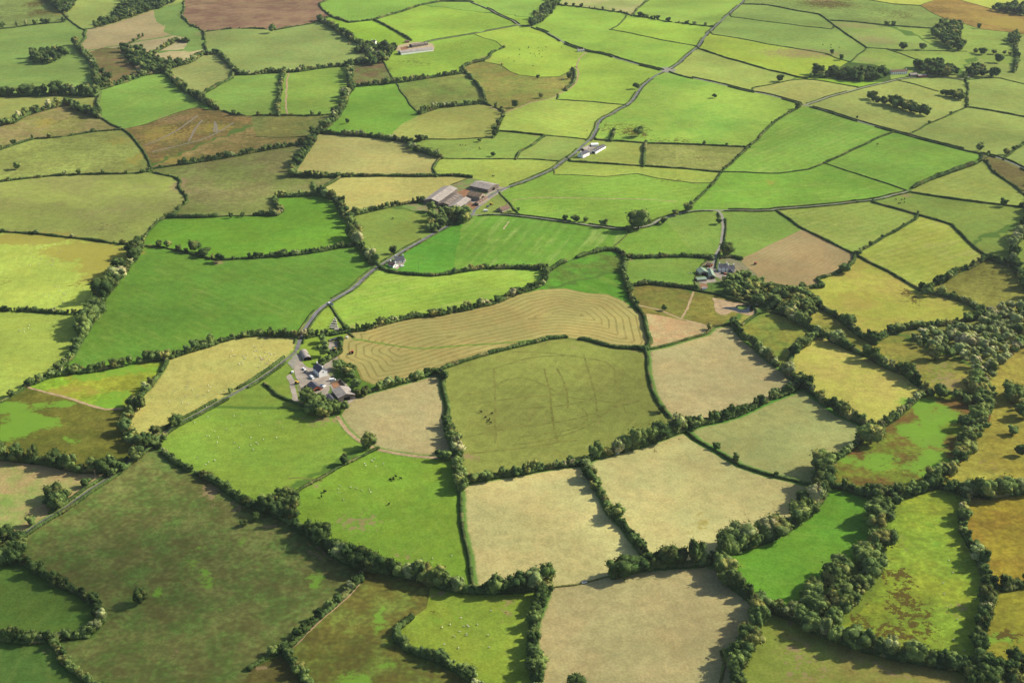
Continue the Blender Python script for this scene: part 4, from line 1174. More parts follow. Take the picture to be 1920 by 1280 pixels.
# ------------------------------------------------------------------ hedges
def ico(sub):
    bm = bmesh.new(); bmesh.ops.create_icosphere(bm, subdivisions=sub, radius=1); bm.verts.ensure_lookup_table()
    V = np.array([v.co[:] for v in bm.verts]); F = np.array([[v.index for v in f.verts] for f in bm.faces]); bm.free(); return V, F
I1, I2 = ico(1), ico(2)
rng = np.random.default_rng(5)
def lumps(Cn, R, base, jit):
    V, F = base; n = len(Cn); Cn = np.asarray(Cn, float); R = np.asarray(R, float)
    ang = rng.uniform(0, 6.28, n); ca, sa = np.cos(ang), np.sin(ang)
    B = V[None] * (1 + rng.uniform(-jit, jit, (n, len(V), 1)))
    B = np.stack([B[..., 0] * ca[:, None] - B[..., 1] * sa[:, None], B[..., 0] * sa[:, None] + B[..., 1] * ca[:, None], B[..., 2]], 2)
    P = B * R[:, None, :] + Cn[:, None, :]
    FF = F[None] + (np.arange(n) * len(V))[:, None, None]
    return P.reshape(-1, 3), FF.reshape(-1, 3)
def cards(P, size):
    """loose leaf sprays: small triangles at points P"""
    n = len(P); a = rng.normal(size=(n, 3)); b = rng.normal(size=(n, 3)); a /= np.linalg.norm(a, axis=1)[:, None]; b /= np.linalg.norm(b, axis=1)[:, None]
    s = size * rng.uniform(.6, 1.4, (n, 1)); V = np.stack([P, P + a * s, P + b * s], 1).reshape(-1, 3); return V, np.arange(n * 3).reshape(-1, 3)
def join(parts):
    Vs, Fs, o = [], [], 0
    for V, F in parts: Vs.append(V); Fs.append(F + o); o += len(V)
    return np.vstack(Vs), np.vstack(Fs)
RP = np.array([p for w_ in WR.values() for p in w_]) ; RWd = 3.6
def on_road(x, y, m=3.6): return ((RP - (x, y)) ** 2).sum(1).min() < m * m
def hedge_mesh(w_, h, width, rough, skip_road=True):
    step = max(.9, width * .55); Q = resample(w_, step); Cn, R = [], []
    ph = rnd.uniform(0, 99)
    for x, y in Q:
        if skip_road and on_road(x, y, 3.2): continue
        k = mnoise.noise(Vector((x / 14, y / 14, ph)))
        if k < -.46 and rough > .3: continue
        hh = h * (1 + rough * k * 1.3 + rnd.uniform(-.12, .12) * rough * 2); ww = width * (1 + rough * .6 * k + rnd.uniform(-.15, .15))
        j = rough * .5; x += rnd.uniform(-j, j); y += rnd.uniform(-j, j)
        z = relief(x, y); Cn.append((x, y, z + hh * .46)); R.append((ww * .62, ww * .62, hh * .6))
    if not Cn: return None
    b = I2 if (h > 2.4 and len(Cn) < 900) else I1
    return lumps(Cn, R, b, .22)
def pair(w_):
    c = {}
    for i in range(1, len(w_) - 1, max(1, len(w_) // 12)):
        a, b = w_[i - 1], w_[i + 1]; L = math.dist(a, b) or 1; nx, ny = -(b[1] - a[1]) / L, (b[0] - a[0]) / L
        A = field_at(w_[i][0] + nx * 9, w_[i][1] + ny * 9); B = field_at(w_[i][0] - nx * 9, w_[i][1] - ny * 9)
        if A and B: k = tuple(sorted((A, B))); c[k] = c.get(k, 0) + 1
    return max(c, key=c.get) if c else (None, None)
used = {}
def uniq(label, alt=('further along',)):
    """labels that would repeat get a place word"""
    n = used.get(label, 0); used[label] = n + 1; return label, n
def crosses_view(w_):
    for p in w_:
        q = px(*p)
        if -20 < q[0] < 1940 and -20 < q[1] < 1310: return True
    return False
HED = []      # (object, base label, mean u)
BELT = []     # (polyline, height, density, where)
for (code, p), w_ in zip(lines, WL):
    c = code[0]
    if c in 'xp' or len(w_) < 2 or not crosses_view(w_): continue
    h = float(code[1:]) if code[1:] else .6
    mv = sum(a_[1] for a_ in p) / len(p); gf = 1.16 + .36 * max(0, min(1, (700 - mv) / 450))
    if c in 'ts': h *= gf * (1.08 if h >= 8 else 1)
    gh = .86 + (gf - 1) * .3
    A, B = pair(w_)
    where = f'between {A} and {B}' if A and A != B else f'inside {A}'
    vis = [q for q in (px(*p_) for p_ in w_) if 0 < q[0] < 1920 and 0 < q[1] < 1280]
    mu = (sum(q[0] for q in vis) / len(vis), sum(q[1] for q in vis) / len(vis)) if vis else (0, 0)
    if c == 'f': V = hedge_mesh(w_, .55, 1.5, .28, False); nm, lab, mat = 'field_bank', 'low rough bank', 'bank'
    elif c == 'h':
        V = hedge_mesh(w_, h * 1.05 * gh, (1.5 + .66 * h) * gh, .26 if h <= 2 else .46); nm, mat = 'hedge', 'hedge'
        lab = {1: 'low clipped hedge', 2: 'neat green hedge', 3: 'bushy hedge'}  .get(int(code[1:]), 'tall unkempt hedge')
    else:
        if c == 't': V = hedge_mesh(w_, 2.2 + h * .14, 2.8 + h * .16, .45); lab = 'shrubby hedge under trees'
        else: V = hedge_mesh(w_, 2.1 * gh, 2.8 * gh, .6); lab = 'ragged hedge with scattered trees'
        nm, mat = 'hedge', 'hedge'
        BELT.append((w_, h, c, where, mu))
    if V is None: continue
    o = link(nm, mesh_np(nm, V[0], V[1], [M[mat]])); HED.append((o, f'{lab} {where}', mu))
for k, (wd, hh, mat, _) in roads.items():
    if not hh: continue
    for sgn, side in ((1, 'left'), (-1, 'right')):
        w_ = offset(WR[k], sgn * (wd / 2 + 1.9)); Q = []
        # stop where another road, a yard or a gateway opens
        for x, y in w_:
            ok = True
            for k2, w2 in WR.items():
                if k2 != k and min((x - a) ** 2 + (y - b) ** 2 for a, b in w2) < 30: ok = False
            q = px(x, y)
            if 537 < q[0] < 625 and 655 < q[1] < 760 or 728 < q[0] < 760 and 480 < q[1] < 505 and sgn < 0 or 878 < q[0] < 955 and 345 < q[1] < 400 or 1083 < q[0] < 1112 and 265 < q[1] < 300: ok = False
            if mnoise.noise(Vector((x / 60, y / 60, 7.7 + sgn))) < -.38: ok = False
            Q.append((x, y) if ok else None)
        runs, cur = [], []
        for q in Q + [None]:
            if q is None:
                if len(cur) > 2: runs.append(cur)
                cur = []
            else: cur.append(q)
        parts = [hedge_mesh(r, hh, 1.1 + hh * .5, .25, False) for r in runs]; parts = [p_ for p_ in parts if p_]
        if parts:
            V = join(parts); o = link('roadside_hedge', mesh_np('roadside_hedge', V[0], V[1], [M['hedge']]))
            tag(o, f"clipped hedge along the {side} side of the {k.replace('_', ' ')}", 'hedge', 'hedges along the roads')
def finish_labels(items, cat, group):
    by = {}
    for it in items: by.setdefault(it[1], []).append(it)
    for lab, L in by.items():
        if len(L) == 1: tag(L[0][0], lab, cat, group); continue
        sp = max(l[2][0] for l in L) - min(l[2][0] for l in L); ax = 0 if sp >= max(l[2][1] for l in L) - min(l[2][1] for l in L) else 1
        L.sort(key=lambda l: l[2][ax])
        words = (('left', 'right') if ax == 0 else ('upper', 'lower')) if len(L) == 2 else None
        for i, l in enumerate(L):
            pre = words[i] if words else ordinal(i + 1) + (' from left' if ax == 0 else ' from top')
            tag(l[0], f'{lab}, {pre} of {len(L)}' if not words else f'{lab}, the {pre} one', cat, group)
def ordinal(n):
    w_ = ['first', 'second', 'third', 'fourth', 'fifth', 'sixth', 'seventh', 'eighth', 'ninth', 'tenth']
    return w_[n - 1] if n <= 10 else str(n) + ('th' if 10 < n % 100 < 14 or n % 10 not in (1, 2, 3) else {1: 'st', 2: 'nd', 3: 'rd'}[n % 10])
finish_labels(HED, 'hedge', 'hedges dividing the fields')

# ------------------------------------------------------------------ trees
def crown(seed, lobes, base, ncard, tall=1.0):
    """unit crown: about 1 across, foot at z 0, top at z ~1"""
    r = random.Random(seed); Cn, R = [], []
    for i in range(lobes):
        a = i * 2.4 + r.uniform(-.5, .5); t = (i + .5) / lobes; zz = .30 + .52 * t * r.uniform(.8, 1.1)
        rad = .30 * math.sin(math.pi * (1 - .82 * t)) ** .6 * r.uniform(.6, 1.15) if i else 0
        s = .22 * (1 - .25 * t) * r.uniform(.6, 1.35)
        Cn.append((math.cos(a) * rad, math.sin(a) * rad, zz * tall)); R.append((s, s, s * .88))
    Cn.append((0, 0, .5 * tall)); R.append((.30, .30, .30 * tall))
    V, F = lumps(Cn, R, base, .20)
    V[:, 2] = np.maximum(V[:, 2], .07)
    if ncard:
        i = rng.integers(0, len(V), ncard); P = V[i] * (1, 1, 1) ; c = np.array([0, 0, .5]); P = c + (P - c) * rng.uniform(.98, 1.14, (ncard, 1))
        V, F = join([(V, F), cards(P, .085)])
    return V, F
def trunk_mesh(seed):
    r = random.Random(seed); V, F = [], []
    def limb(a, b, ra, rb, n=6):
        a, b = Vector(a), Vector(b); d = (b - a).normalized(); u = d.orthogonal().normalized(); v = d.cross(u); o = len(V)
        for c, rr in ((a, ra), (b, rb)):
            for k in range(n): V.append(tuple(c + (u * math.cos(6.283 * k / n) + v * math.sin(6.283 * k / n)) * rr))
        for k in range(n): F.append((o + k, o + (k + 1) % n, o + n + (k + 1) % n, o + n + k))
    limb((0, 0, -.05), (.01, 0, .22), .042, .032); limb((.01, 0, .22), (0, .01, .5), .032, .018)
    for k in range(4):
        a = k * 1.57 + r.uniform(-.4, .4); limb((0, 0, .2 + .04 * k), (math.cos(a) * .22, math.sin(a) * .22, .45 + .06 * k), .018, .007)
    return mesh_np('trunk', V, F, [M['bark']])
CROWNS = {m: [mesh_np('crown', *crown(s, 12 + s % 5, I2, 560), [M[m]]) for s in range(6)] for m in ('leaf', 'leafdark', 'willow')}
TRUNKS = [trunk_mesh(s) for s in range(3)]
LOW = [crown(100 + s, 7, I2, 170) for s in range(8)]
trees = []    # x, y, width, height, leaf, where, spec
def add_tree(x, y, wd, h, leaf, where):
    if on_road(x, y, 3.0 if wd < 8 else 2.2): return
    trees.append([x, y, wd, h, leaf, where])
for w_, h, c, where, mu in BELT:
    step = .50 * h if c == 't' else 18; Q = resample(w_, 1.0); d = rnd.uniform(0, step); acc = 0
    for i in range(1, len(Q)):
        acc += math.dist(Q[i - 1], Q[i])
        if acc >= d:
            acc = 0; d = step * rnd.uniform(.65, 1.45) if c == 't' else step * rnd.uniform(.4, 1.7)
            if c == 't' and rnd.random() < .05: d *= 1.8
            g = h * rnd.choice((.55, .7, .8, .9, .95, 1.0, 1.1, 1.22)) * (1 + .25 * mnoise.noise(Vector((Q[i][0] / 45, Q[i][1] / 45, 5)))); lat = rnd.uniform(-.14, .14) * h
            a, b = Q[i - 1], Q[i]; L = math.dist(a, b) or 1
            x, y = Q[i][0] - (b[1] - a[1]) / L * lat, Q[i][1] + (b[0] - a[0]) / L * lat
            leaf = 'leaf' if mnoise.noise(Vector((x / 120, y / 120, 1))) + rnd.uniform(-.25, .25) > -.05 else 'leafdark'
            if rnd.random() < .12: leaf = 'willow'
            add_tree(x, y, g * rnd.choice((.62, .8, .95, 1.1)), g, leaf, where)
    
def inpoly(x, y, P):
    s = False
    for (x1, y1), (x2, y2) in zip(P, P[1:] + P[:1]):
        if (y1 > y) != (y2 > y) and x < (x2 - x1) * (y - y1) / (y2 - y1) + x1: s = not s
    return s
for h, sf, leaf, where, p in WOODS:
    mv = sum(a_[1] for a_ in pts(p)) / len(pts(p)); h *= 1.22 + .45 * max(0, min(1, (500 - mv) / 350))
    P = to_w(pts(p)); x0, x1, y0, y1 = min(q[0] for q in P), max(q[0] for q in P), min(q[1] for q in P), max(q[1] for q in P)
    st = h * sf; y = y0
    while y < y1:
        x = x0
        while x < x1:
            X_, Y_ = x + rnd.uniform(-.42, .42) * st, y + rnd.uniform(-.42, .42) * st
            if inpoly(X_, Y_, P):
                g = h * rnd.choice((.55, .7, .8, .9, 1.0, 1.1, 1.25)); lf = leaf if rnd.random() < .8 else 'leaf'
                add_tree(X_, Y_, g * rnd.uniform(.85, 1.05), g, lf, '@' + where)
            x += st
        y += st
for t in TREES.replace('\n', ' ').split():
    u, v, wp = map(float, t.split(','))
    if wp <= 0: continue
    p = at(u, v); q = px(p.x, p.y); wd = wp * q[2] / FPX; f = field_at(p.x, p.y)
    trees.append([p.x, p.y, wd, wd * rnd.uniform(.85, 1.05), 'leafdark' if rnd.random() < .5 else 'leaf', '!' + (f or 'farmland')])
# keep the buildings clear
BP = []
for b_ in BUILDINGS:
    a, c_ = [at(*map(float, q.split(','))) for q in b_[1].split()]
    n = max(2, int((a - c_).length / 4))
    for i in range(n + 1): q = a.lerp(c_, i / n); BP.append((q.x, q.y, b_[2] / 2))
BPn = np.array(BP)
trees = [t for t in trees if not ((np.hypot(BPn[:, 0] - t[0], BPn[:, 1] - t[1]) - BPn[:, 2] - t[2] * .42) < 0).any()]
def rank(t):
    q = px(t[0], t[1])
    if not (-5 < q[0] < 1925 and -5 < q[1] < 1300): return 1e9
    return q[2] / (t[2] + t[3])
trees.sort(key=rank)
near, far = trees[:298], trees[298:]
print('trees', len(trees))
groups = {}
for t in near: groups.setdefault(t[5], []).append(t)
for where, L in groups.items():
    pr = [(px(t[0], t[1]), t) for t in L]
    su_, sv_ = max(a[0][0] for a in pr) - min(a[0][0] for a in pr), max(a[0][1] for a in pr) - min(a[0][1] for a in pr)
    ax = 0 if su_ >= sv_ * 1.0 else 1; pr.sort(key=lambda a: a[0][ax]); end = 'left' if ax == 0 else 'top'
    for i, (q, t) in enumerate(pr):
        x, y, wd, h, leaf, wh = t
        tone = {'leaf': 'green', 'leafdark': 'dark', 'willow': 'pale'}[leaf]
        if wh[0] == '!': place = f"standing on its own at {wh[1:]}" if len(pr) == 1 else f"lone tree at {wh[1:]}, {ordinal(i + 1)} from {end}"
        elif wh[0] == '@': place = f"{ordinal(i + 1)} from {end} in {wh[1:]}"
        else: place = f"{ordinal(i + 1)} from {end} in belt {wh}"
        s = rnd.randrange(1000)
        o = bpy.data.objects.new('tree', None); C.objects.link(o); o.location = (x, y, relief(x, y)); o.rotation_euler.z = rnd.uniform(0, 6.28); o.scale = (wd * rnd.uniform(.85, 1.25), wd * rnd.uniform(.85, 1.15), h)
        tag(o, f'{tone} tree {place}' if wh[0] != '!' else f'{tone} {place}' if len(pr) > 1 else f'{tone} tree {place}', 'tree', 'trees of the hedgerows and copses')
        link('crown', CROWNS[leaf][s % 6], o); link('trunk', TRUNKS[s % 3], o)
for leaf in ('leaf',):
    parts, mi = [], []
    for t in far:
        x, y, wd, h, lf, _ = t; V, F = LOW[rnd.randrange(8)]; V = V * (rnd.uniform(.8, 1.3), rnd.uniform(.8, 1.2), 1); a = rnd.uniform(0, 6.28); ca, sa = math.cos(a), math.sin(a)
        W_ = np.column_stack([(V[:, 0] * ca - V[:, 1] * sa) * wd + x, (V[:, 0] * sa + V[:, 1] * ca) * wd + y, V[:, 2] * h + relief(x, y)])
        parts.append((W_, F)); mi += [('leaf', 'leafdark', 'willow').index(lf)] * len(F)
    V, F = join(parts)
    tag(link('woodland', mesh_np('woodland', V, F, [M['leaf'], M['leafdark'], M['willow']], mi=mi)), 'mass of smaller and farther trees in the hedge belts and woods', 'woodland', kind='stuff')

# ------------------------------------------------------------------ buildings
def box(V, F, x0, x1, y0, y1, z0, z1):
    o = len(V); V += [(x0, y0, z0), (x1, y0, z0), (x1, y1, z0), (x0, y1, z0), (x0, y0, z1), (x1, y0, z1), (x1, y1, z1), (x0, y1, z1)]
    F += [tuple(o + k for k in f) for f in ((0, 3, 2, 1), (4, 5, 6, 7), (0, 1, 5, 4), (1, 2, 6, 5), (2, 3, 7, 6), (3, 0, 4, 7))]
def build(name, ends, wd, wh, rh, wm, rm, style, label):
    a, b = [at(*map(float, q.split(','))) for q in ends.split()]
    L = (b - a).xy.length; ang = math.atan2(b.y - a.y, b.x - a.x); c = (a + b) / 2; z = min(a.z, b.z, relief(c.x, c.y))
    cat = 'house' if style == 'house' else 'barn'
    kind = 'farmhouse' if style == 'house' else 'hut' if style == 'arch' else 'barn' if wd > 6.4 else 'shed'
    r = bpy.data.objects.new(kind, None); C.objects.link(r); r.location = (c.x, c.y, z - .2); r.rotation_euler.z = ang
    tag(r, label, 'hut' if style == 'arch' else cat if wd > 6.4 else 'shed', 'farm buildings')
    hl, hw = L / 2, wd / 2
    if style == 'arch':
        V, F = [], []; n = 12
        for i, xx in enumerate((-hl, hl)):
            for k in range(n + 1):
                t = math.pi * k / n; V.append((xx, -hw * math.cos(t), .2 + wh * min(1, math.sin(t) * 4) + rh * math.sin(t)))
        F = [(k, k + 1, n + 2 + k, n + 1 + k) for k in range(n)]; F2 = [tuple(range(n, -1, -1))]
        link('roof', mesh_np('roof', V, F + F2, [M['metal']], False), r)
        V2 = [(hl + .02, v[1] * .9, v[2] * .92) for v in V[n + 1:]]; link('door', mesh_np('door', V2, [tuple(range(n + 1))], [M['dark']]), r); return  # dark panel stands in for the unlit arched opening
    # walls with gables
    V = [(-hl, -hw, 0), (hl, -hw, 0), (hl, hw, 0), (-hl, hw, 0), (-hl, -hw, wh), (hl, -hw, wh), (hl, hw, wh), (-hl, hw, wh), (-hl, 0, wh + rh), (hl, 0, wh + rh)]
    F = [(0, 1, 5, 4), (2, 3, 7, 6), (1, 2, 6, 9, 5), (3, 0, 4, 8, 7)]
    link('walls', mesh_np('walls', V, F, [M[wm]]), r)
    ov, oe_, th = .35, .3, .14; k = rh / hw
    V, F = [], []
    for s in (-1, 1):
        o = len(V); y1 = s * (hw + ov); z1 = wh - ov * k
        V += [(-hl - oe_, 0, wh + rh + .04), (hl + oe_, 0, wh + rh + .04), (hl + oe_, y1, z1 + .04), (-hl - oe_, y1, z1 + .04)]
        V += [(p_[0], p_[1], p_[2] + th) for p_ in V[o:o + 4]]
        fs = [(0, 1, 2, 3), (7, 6, 5, 4), (3, 2, 6, 7), (0, 3, 7, 4), (2, 1, 5, 6)]
        F += [tuple(o + q for q in (f if s < 0 else f[::-1])) for f in fs]
    rf = link('roof', mesh_np('roof', V, F, [M[rm]]), r)
    if style == 'house':
        for xx in (-hl + .6, hl - .6):
            V, F = [], []; box(V, F, xx - .45, xx + .45, -.4, .4, wh + rh - .4, wh + rh + 1.5); box(V, F, xx - .52, xx + .52, -.47, .47, wh + rh + 1.5, wh + rh + 1.65)
            link('chimney', mesh_np('chimney', V, F, [M[wm]]), rf)
        rows = (1.0,) if wh < 3.6 else (1.0, 3.5)
        n = max(2, int(L / 3.2))
        for s in (-1, 1):
            for zz in rows:
                for i in range(n):
                    xx = -hl + L * (i + .5) / n
                    if zz == 1.0 and i == n // 2:
                        V, F = [], []; box(V, F, xx - .5, xx + .5, s * hw - .05, s * hw + .05, .15, 2.25); link('door', mesh_np('door', V, F, [M['blue']]), r); continue
                    V, F = [], []; box(V, F, xx - .5, xx + .5, s * hw - .04, s * hw + .04, zz, zz + 1.2); wn = link('window', mesh_np('window', V, F, [M['glass']]), r)
                    V, F = [], []; box(V, F, xx - .6, xx + .6, s * hw - .09, s * hw + .09, zz - .13, zz - .01); link('sill', mesh_np('sill', V, F, [M['white']]), wn)
        for s in (-1, 1):
            V, F = [], []; box(V, F, s * hl - .04, s * hl + .04, -.5, .5, wh - 1.4, wh - .2); link('window', mesh_np('window', V, F, [M['glass']]), r)
    else:
        V, F = [], []; s = -1 if abs(ang) < 1.57 else 1
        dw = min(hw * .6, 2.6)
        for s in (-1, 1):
            V, F = [], []; box(V, F, s * hl - .05, s * hl + .05, -dw, dw, .1, wh * .86); link('door', mesh_np('door', V, F, [M['dark']]), r)  # dark panel paints the unlit inside of an open doorway
        if L > 18:
            V, F = [], []; n = int(L / 6)       # rows of translucent roof sheets
            for i in range(n):
                xx = -hl + L * (i + .5) / n
                for s in (-1, 1):
                    o = len(V); V += [(xx - .5, s * hw * .25, wh + rh * .75 + .2), (xx + .5, s * hw * .25, wh + rh * .75 + .2), (xx + .5, s * hw * .8, wh + rh * .2 + .2), (xx - .5, s * hw * .8, wh + rh * .2 + .2)]
                    F.append(tuple(range(o, o + 4)) if s > 0 else tuple(range(o + 3, o - 1, -1)))
            link('roof_light', mesh_np('roof_light', V, F, [M['metal']]), rf)
for b_ in BUILDINGS: build(*b_)
# silage pit walls
w_ = to_w(pts('620,719.5 638.5,714 646.5,725.5')); V, F = [], []
wl = bpy.data.objects.new('pit_wall', None)
for a, b in zip(w_[:-1], w_[1:]):
    L = math.dist(a, b); dx, dy = (b[0] - a[0]) / L, (b[1] - a[1]) / L; o = len(V); z = relief(*a)
    for (x, y) in (a, b):
        for s in (-.2, .2):
            for zz in (-.2, 2.0): V.append((x - dy * s, y + dx * s, z + zz))
    F += [tuple(o + q for q in f) for f in ((0, 1, 5, 4), (2, 6, 7, 3), (1, 3, 7, 5), (0, 2, 3, 1), (4, 5, 7, 6))]
tag(link('pit_wall', mesh_np('pit_wall', V, F, [M['wood']])), 'low grey wall round the brown silage pit', 'wall')

# ------------------------------------------------------------------ vehicles, bales, troughs, poles
def wheel(parent, x, y, rad, wdt):
    V, F = [], []; n = 12
    for s in (-wdt / 2, wdt / 2):
        for k in range(n): V.append((x + rad * math.cos(6.283 * k / n), y + s, rad + rad * math.sin(6.283 * k / n)))
    F = [(k, (k + 1) % n, n + (k + 1) % n, n + k) for k in range(n)] + [tuple(range(n - 1, -1, -1)), tuple(range(n, 2 * n))]
    link('wheel', mesh_np('wheel', V, F, [M['dark']]), parent)
def profile(parent, name, prof, hw, mat):
    n = len(prof); V = [(x, -hw, z) for x, z in prof] + [(x, hw, z) for x, z in prof]
    F = [(k, (k + 1) % n, n + (k + 1) % n, n + k) for k in range(n)] + [tuple(range(n - 1, -1, -1)), tuple(range(n, 2 * n))]
    return link(name, mesh_np(name, V, F, [M[mat]]), parent)
def place(name, u, v, rz, label, cat, group=None):
    p = at(u, v); o = bpy.data.objects.new(name, None); C.objects.link(o); o.location = (p.x, p.y, p.z + .22); o.rotation_euler.z = math.radians(rz); tag(o, label, cat, group); return o
def car(u, v, rz, mat, label):
    o = place('car', u, v, rz, label, 'car', 'cars on the farm yards')
    profile(o, 'body', [(-2.1, .35), (2.1, .35), (2.15, .8), (1.1, .95), (-2.0, .98), (-2.15, .7)], .85, mat)
    profile(o, 'windows', [(-1.9, .96), (1.0, .94), (.35, 1.42), (-1.6, 1.42)], .74, 'glass'); profile(o, 'roof', [(-1.65, 1.40), (.4, 1.40), (.25, 1.5), (-1.5, 1.5)], .74, mat)
    for x in (-1.3, 1.35):
        for y in (-.78, .78): wheel(o, x, y, .33, .2)
def van(u, v, rz, mat, label):
    o = place('van', u, v, rz, label, 'van')
    profile(o, 'body', [(-2.6, .4), (2.6, .4), (2.65, 1.0), (2.0, 1.3), (1.4, 2.1), (-2.6, 2.15)], .95, mat); profile(o, 'windscreen', [(1.5, 1.95), (2.02, 1.33), (2.06, 1.36), (1.54, 1.98)], .85, 'glass')
    for x in (-1.7, 1.6):
        for y in (-.85, .85): wheel(o, x, y, .36, .22)
def tractor(u, v, rz, mat, label):
    o = place('tractor', u, v, rz, label, 'tractor', 'tractors')
    profile(o, 'bonnet', [(.2, .8), (2.3, .8), (2.3, 1.5), (.2, 1.75)], .45, mat); profile(o, 'cab', [(-1.4, 1.0), (.2, 1.0), (.1, 2.6), (-1.2, 2.6)], .7, 'glass'); profile(o, 'cab_roof', [(-1.4, 2.6), (.3, 2.6), (.2, 2.85), (-1.3, 2.85)], .8, mat)
    for y in (-.85, .85): wheel(o, -.7, y, .85, .5); wheel(o, 1.7, y, .5, .35)
    for y in (-.85, .85): profile(o, 'mudguard', [(-1.6, 1.3), (-1.3, 1.75), (-.1, 1.75), (.15, 1.3), (-.1, 1.65), (-1.25, 1.65)], .02, mat).location.y = y
tractor(659.7, 663, 170, 'red', 'red tractor turning at the left edge of the hay rows')
tractor(1416, 496, 60, 'red', 'red tractor at the corner of the tan mown field')
tractor(653.5, 84, 10, 'red', 'red tractor beside the wood of the far barn farm')
tractor(630, 658, 0, 'yellow', 'yellow tractor on the concrete apron by the hay field')
tractor(623.5, 658.5, 180, 'green', 'green tractor nose to nose with the yellow one')
tractor(556.5, 719.5, 60, 'yellow', 'yellow digger-like tractor on the verge of the farm drive')
tractor(701, 94.5, 20, 'yellow', 'yellow tractor below the far white house')
tractor(921, 384.5, 30, 'yellow', 'orange-yellow tractor across the road from the grey sheds')
tractor(1941 - 1000, 122, 0, 'red', 'small red tractor at the edge of the sunny cattle field')
for a in ((570, 693, -50, 'white', 'white car nearest the road fork in front of the farmhouse'), (574.5, 698.5, -50, 'metal', 'silver car beside the white farmhouse wall'),
          (603, 724, 60, 'blue', 'dark blue car between the brick barn and the silage pit'), (607.5, 726, 60, 'white', 'white car parked behind the dark blue one'),
          (573.5, 726, 80, 'dark', 'black car in the shade left of the brick barn'), (548.6, 698.5, 90, 'white', 'white car left of the farm drive'),
          (618, 570.5, -30, 'white', 'white car parked at the lay-by above the bale paddock'), (621.5, 572, -30, 'blue', 'blue car parked at the lay-by above the bale paddock'),
          (1355, 513.5, 0, 'dark', 'dark car in front of the two-storey farmhouse'), (1361, 515, 10, 'red', 'red car in front of the two-storey farmhouse'),
          (754, 1.0 + 499, 40, 'white', 'white car behind the roadside cottage'), (915, 388, 60, 'blue', 'blue car at the bungalow gate'), (1103, 280, 20, 'white', 'white car in the main road farmyard')): car(*a)
van(585, 709.5, -55, 'white', 'white van between the farmhouse and the brick barn'); van(623.5, 714, 10, 'white', 'white van above the brown silage pit')
van(911, 396.5, 10, 'white', 'white van at the lane mouth by the grey sheds')
def bale(u, v, rad, lenv, mat, label, group, dz=0):
    p = at(u, v); V, F = [], []; n = 14
    for i, xx in enumerate((-lenv / 2, -lenv / 2 + .08, lenv / 2 - .08, lenv / 2)):
        rr = rad * (.88 if i in (0, 3) else 1)
        for k in range(n): V.append((xx, rr * math.cos(6.283 * k / n), rad + rr * math.sin(6.283 * k / n)))
    for i in range(3): F += [(i * n + k, (i + 1) * n + k, (i + 1) * n + (k + 1) % n, i * n + (k + 1) % n) for k in range(n)]
    F += [tuple(range(n)), tuple(range(4 * n - 1, 3 * n - 1, -1))]
    o = link('bale', mesh_np('bale', V, F, [M[mat]])); o.location = (p.x, p.y, p.z + .2 + dz); o.rotation_euler.z = rnd.uniform(-.2, .2) + (1.2 if mat == 'black' else 0); tag(o, label, 'bale', group)
for i in range(8):
    bale(618.5 + i * 2.5, 640 - i * .75, .95, 2.4, 'black', f'black wrapped bale, {ordinal(i + 1)} from left in the row on the apron', 'black wrapped bales in a row')
rw = [(628, 599, 1), (626, 603, 2), (623, 607.5, 3), (620.5, 612, 4), (620, 616, 5), (629, 620, 4)]
for u, v, n in rw:
    for i in range(n):
        bale(u + i * 3.8, v + .5 * i, .9, 1.7, 'palewrap', f'pale bale, {ordinal(i + 1)} in the {ordinal(rw.index((u, v, n)) + 1)} row of the bale paddock', 'pale bales in the bale paddock')
bale(651, 634, .9, 1.6, 'white', 'single white bale at the top left corner of the hay rows', None)
def trough(u, v, rz, label):
    o = place('water_trough', u, v, rz, label, 'trough', 'troughs at the hedge foot'); V, F = [], []
    box(V, F, -1.7, 1.7, -.6, .6, 0, .12)
    for a in ((-1.7, 1.7, -.6, -.5), (-1.7, 1.7, .5, .6), (-1.7, -1.6, -.499, .499), (1.6, 1.7, -.499, .499)): box(V, F, *a, .121, .8)
    link('basin', mesh_np('basin', V, F, [M['white']]), o); V, F = [], []; box(V, F, -1.58, 1.58, -.49, .49, .125, .62); link('water', mesh_np('water', V, F, [M['water']]), o)
trough(1012.5, 880, 15, 'white trough at the upper hedge of the ripe square field'); trough(1157, 850.5, 10, 'white trough under the trees above the ripe triangular field')
trough(1095.5, 1092.5, 20, 'white trough on the grass strip above the big ripe field'); trough(1417, 571.5, 0, 'white tank at the right end of the pond')
def pole(u, v, label):
    o = place('utility_pole', u, v, 20, label, 'pole', 'wooden power poles'); V, F = [], []; n = 8
    for zz, rr in ((-.3, .16), (9.0, .10)):
        for k in range(n): V.append((rr * math.cos(6.283 * k / n), rr * math.sin(6.283 * k / n), zz))
    F = [(k, (k + 1) % n, n + (k + 1) % n, n + k) for k in range(n)] + [tuple(range(n, 2 * n))]
    link('post', mesh_np('post', V, F, [M['wood']]), o); V, F = [], []; box(V, F, -.9, .9, .10, .22, 8.3, 8.45); link('crossarm', mesh_np('crossarm', V, F, [M['wood']]), o)
for u, v, l in ((720, 173, 'pole at the hedge above the telegraph pole field'), (522, 205, 'pole in the tree line left of the track field'), (784.5, 508, 'pole in the smooth green corner by the cottage'),
                (1333, 551, 'pole at the hedge below the stone farm'), (721, 1.0 + 115, 'pole below the far barn farm'), (180, 902, 'pole beside the lower main road'), (1388, 545, 'pole in the orchard wood')): pole(u, v, 'wooden power ' + l)
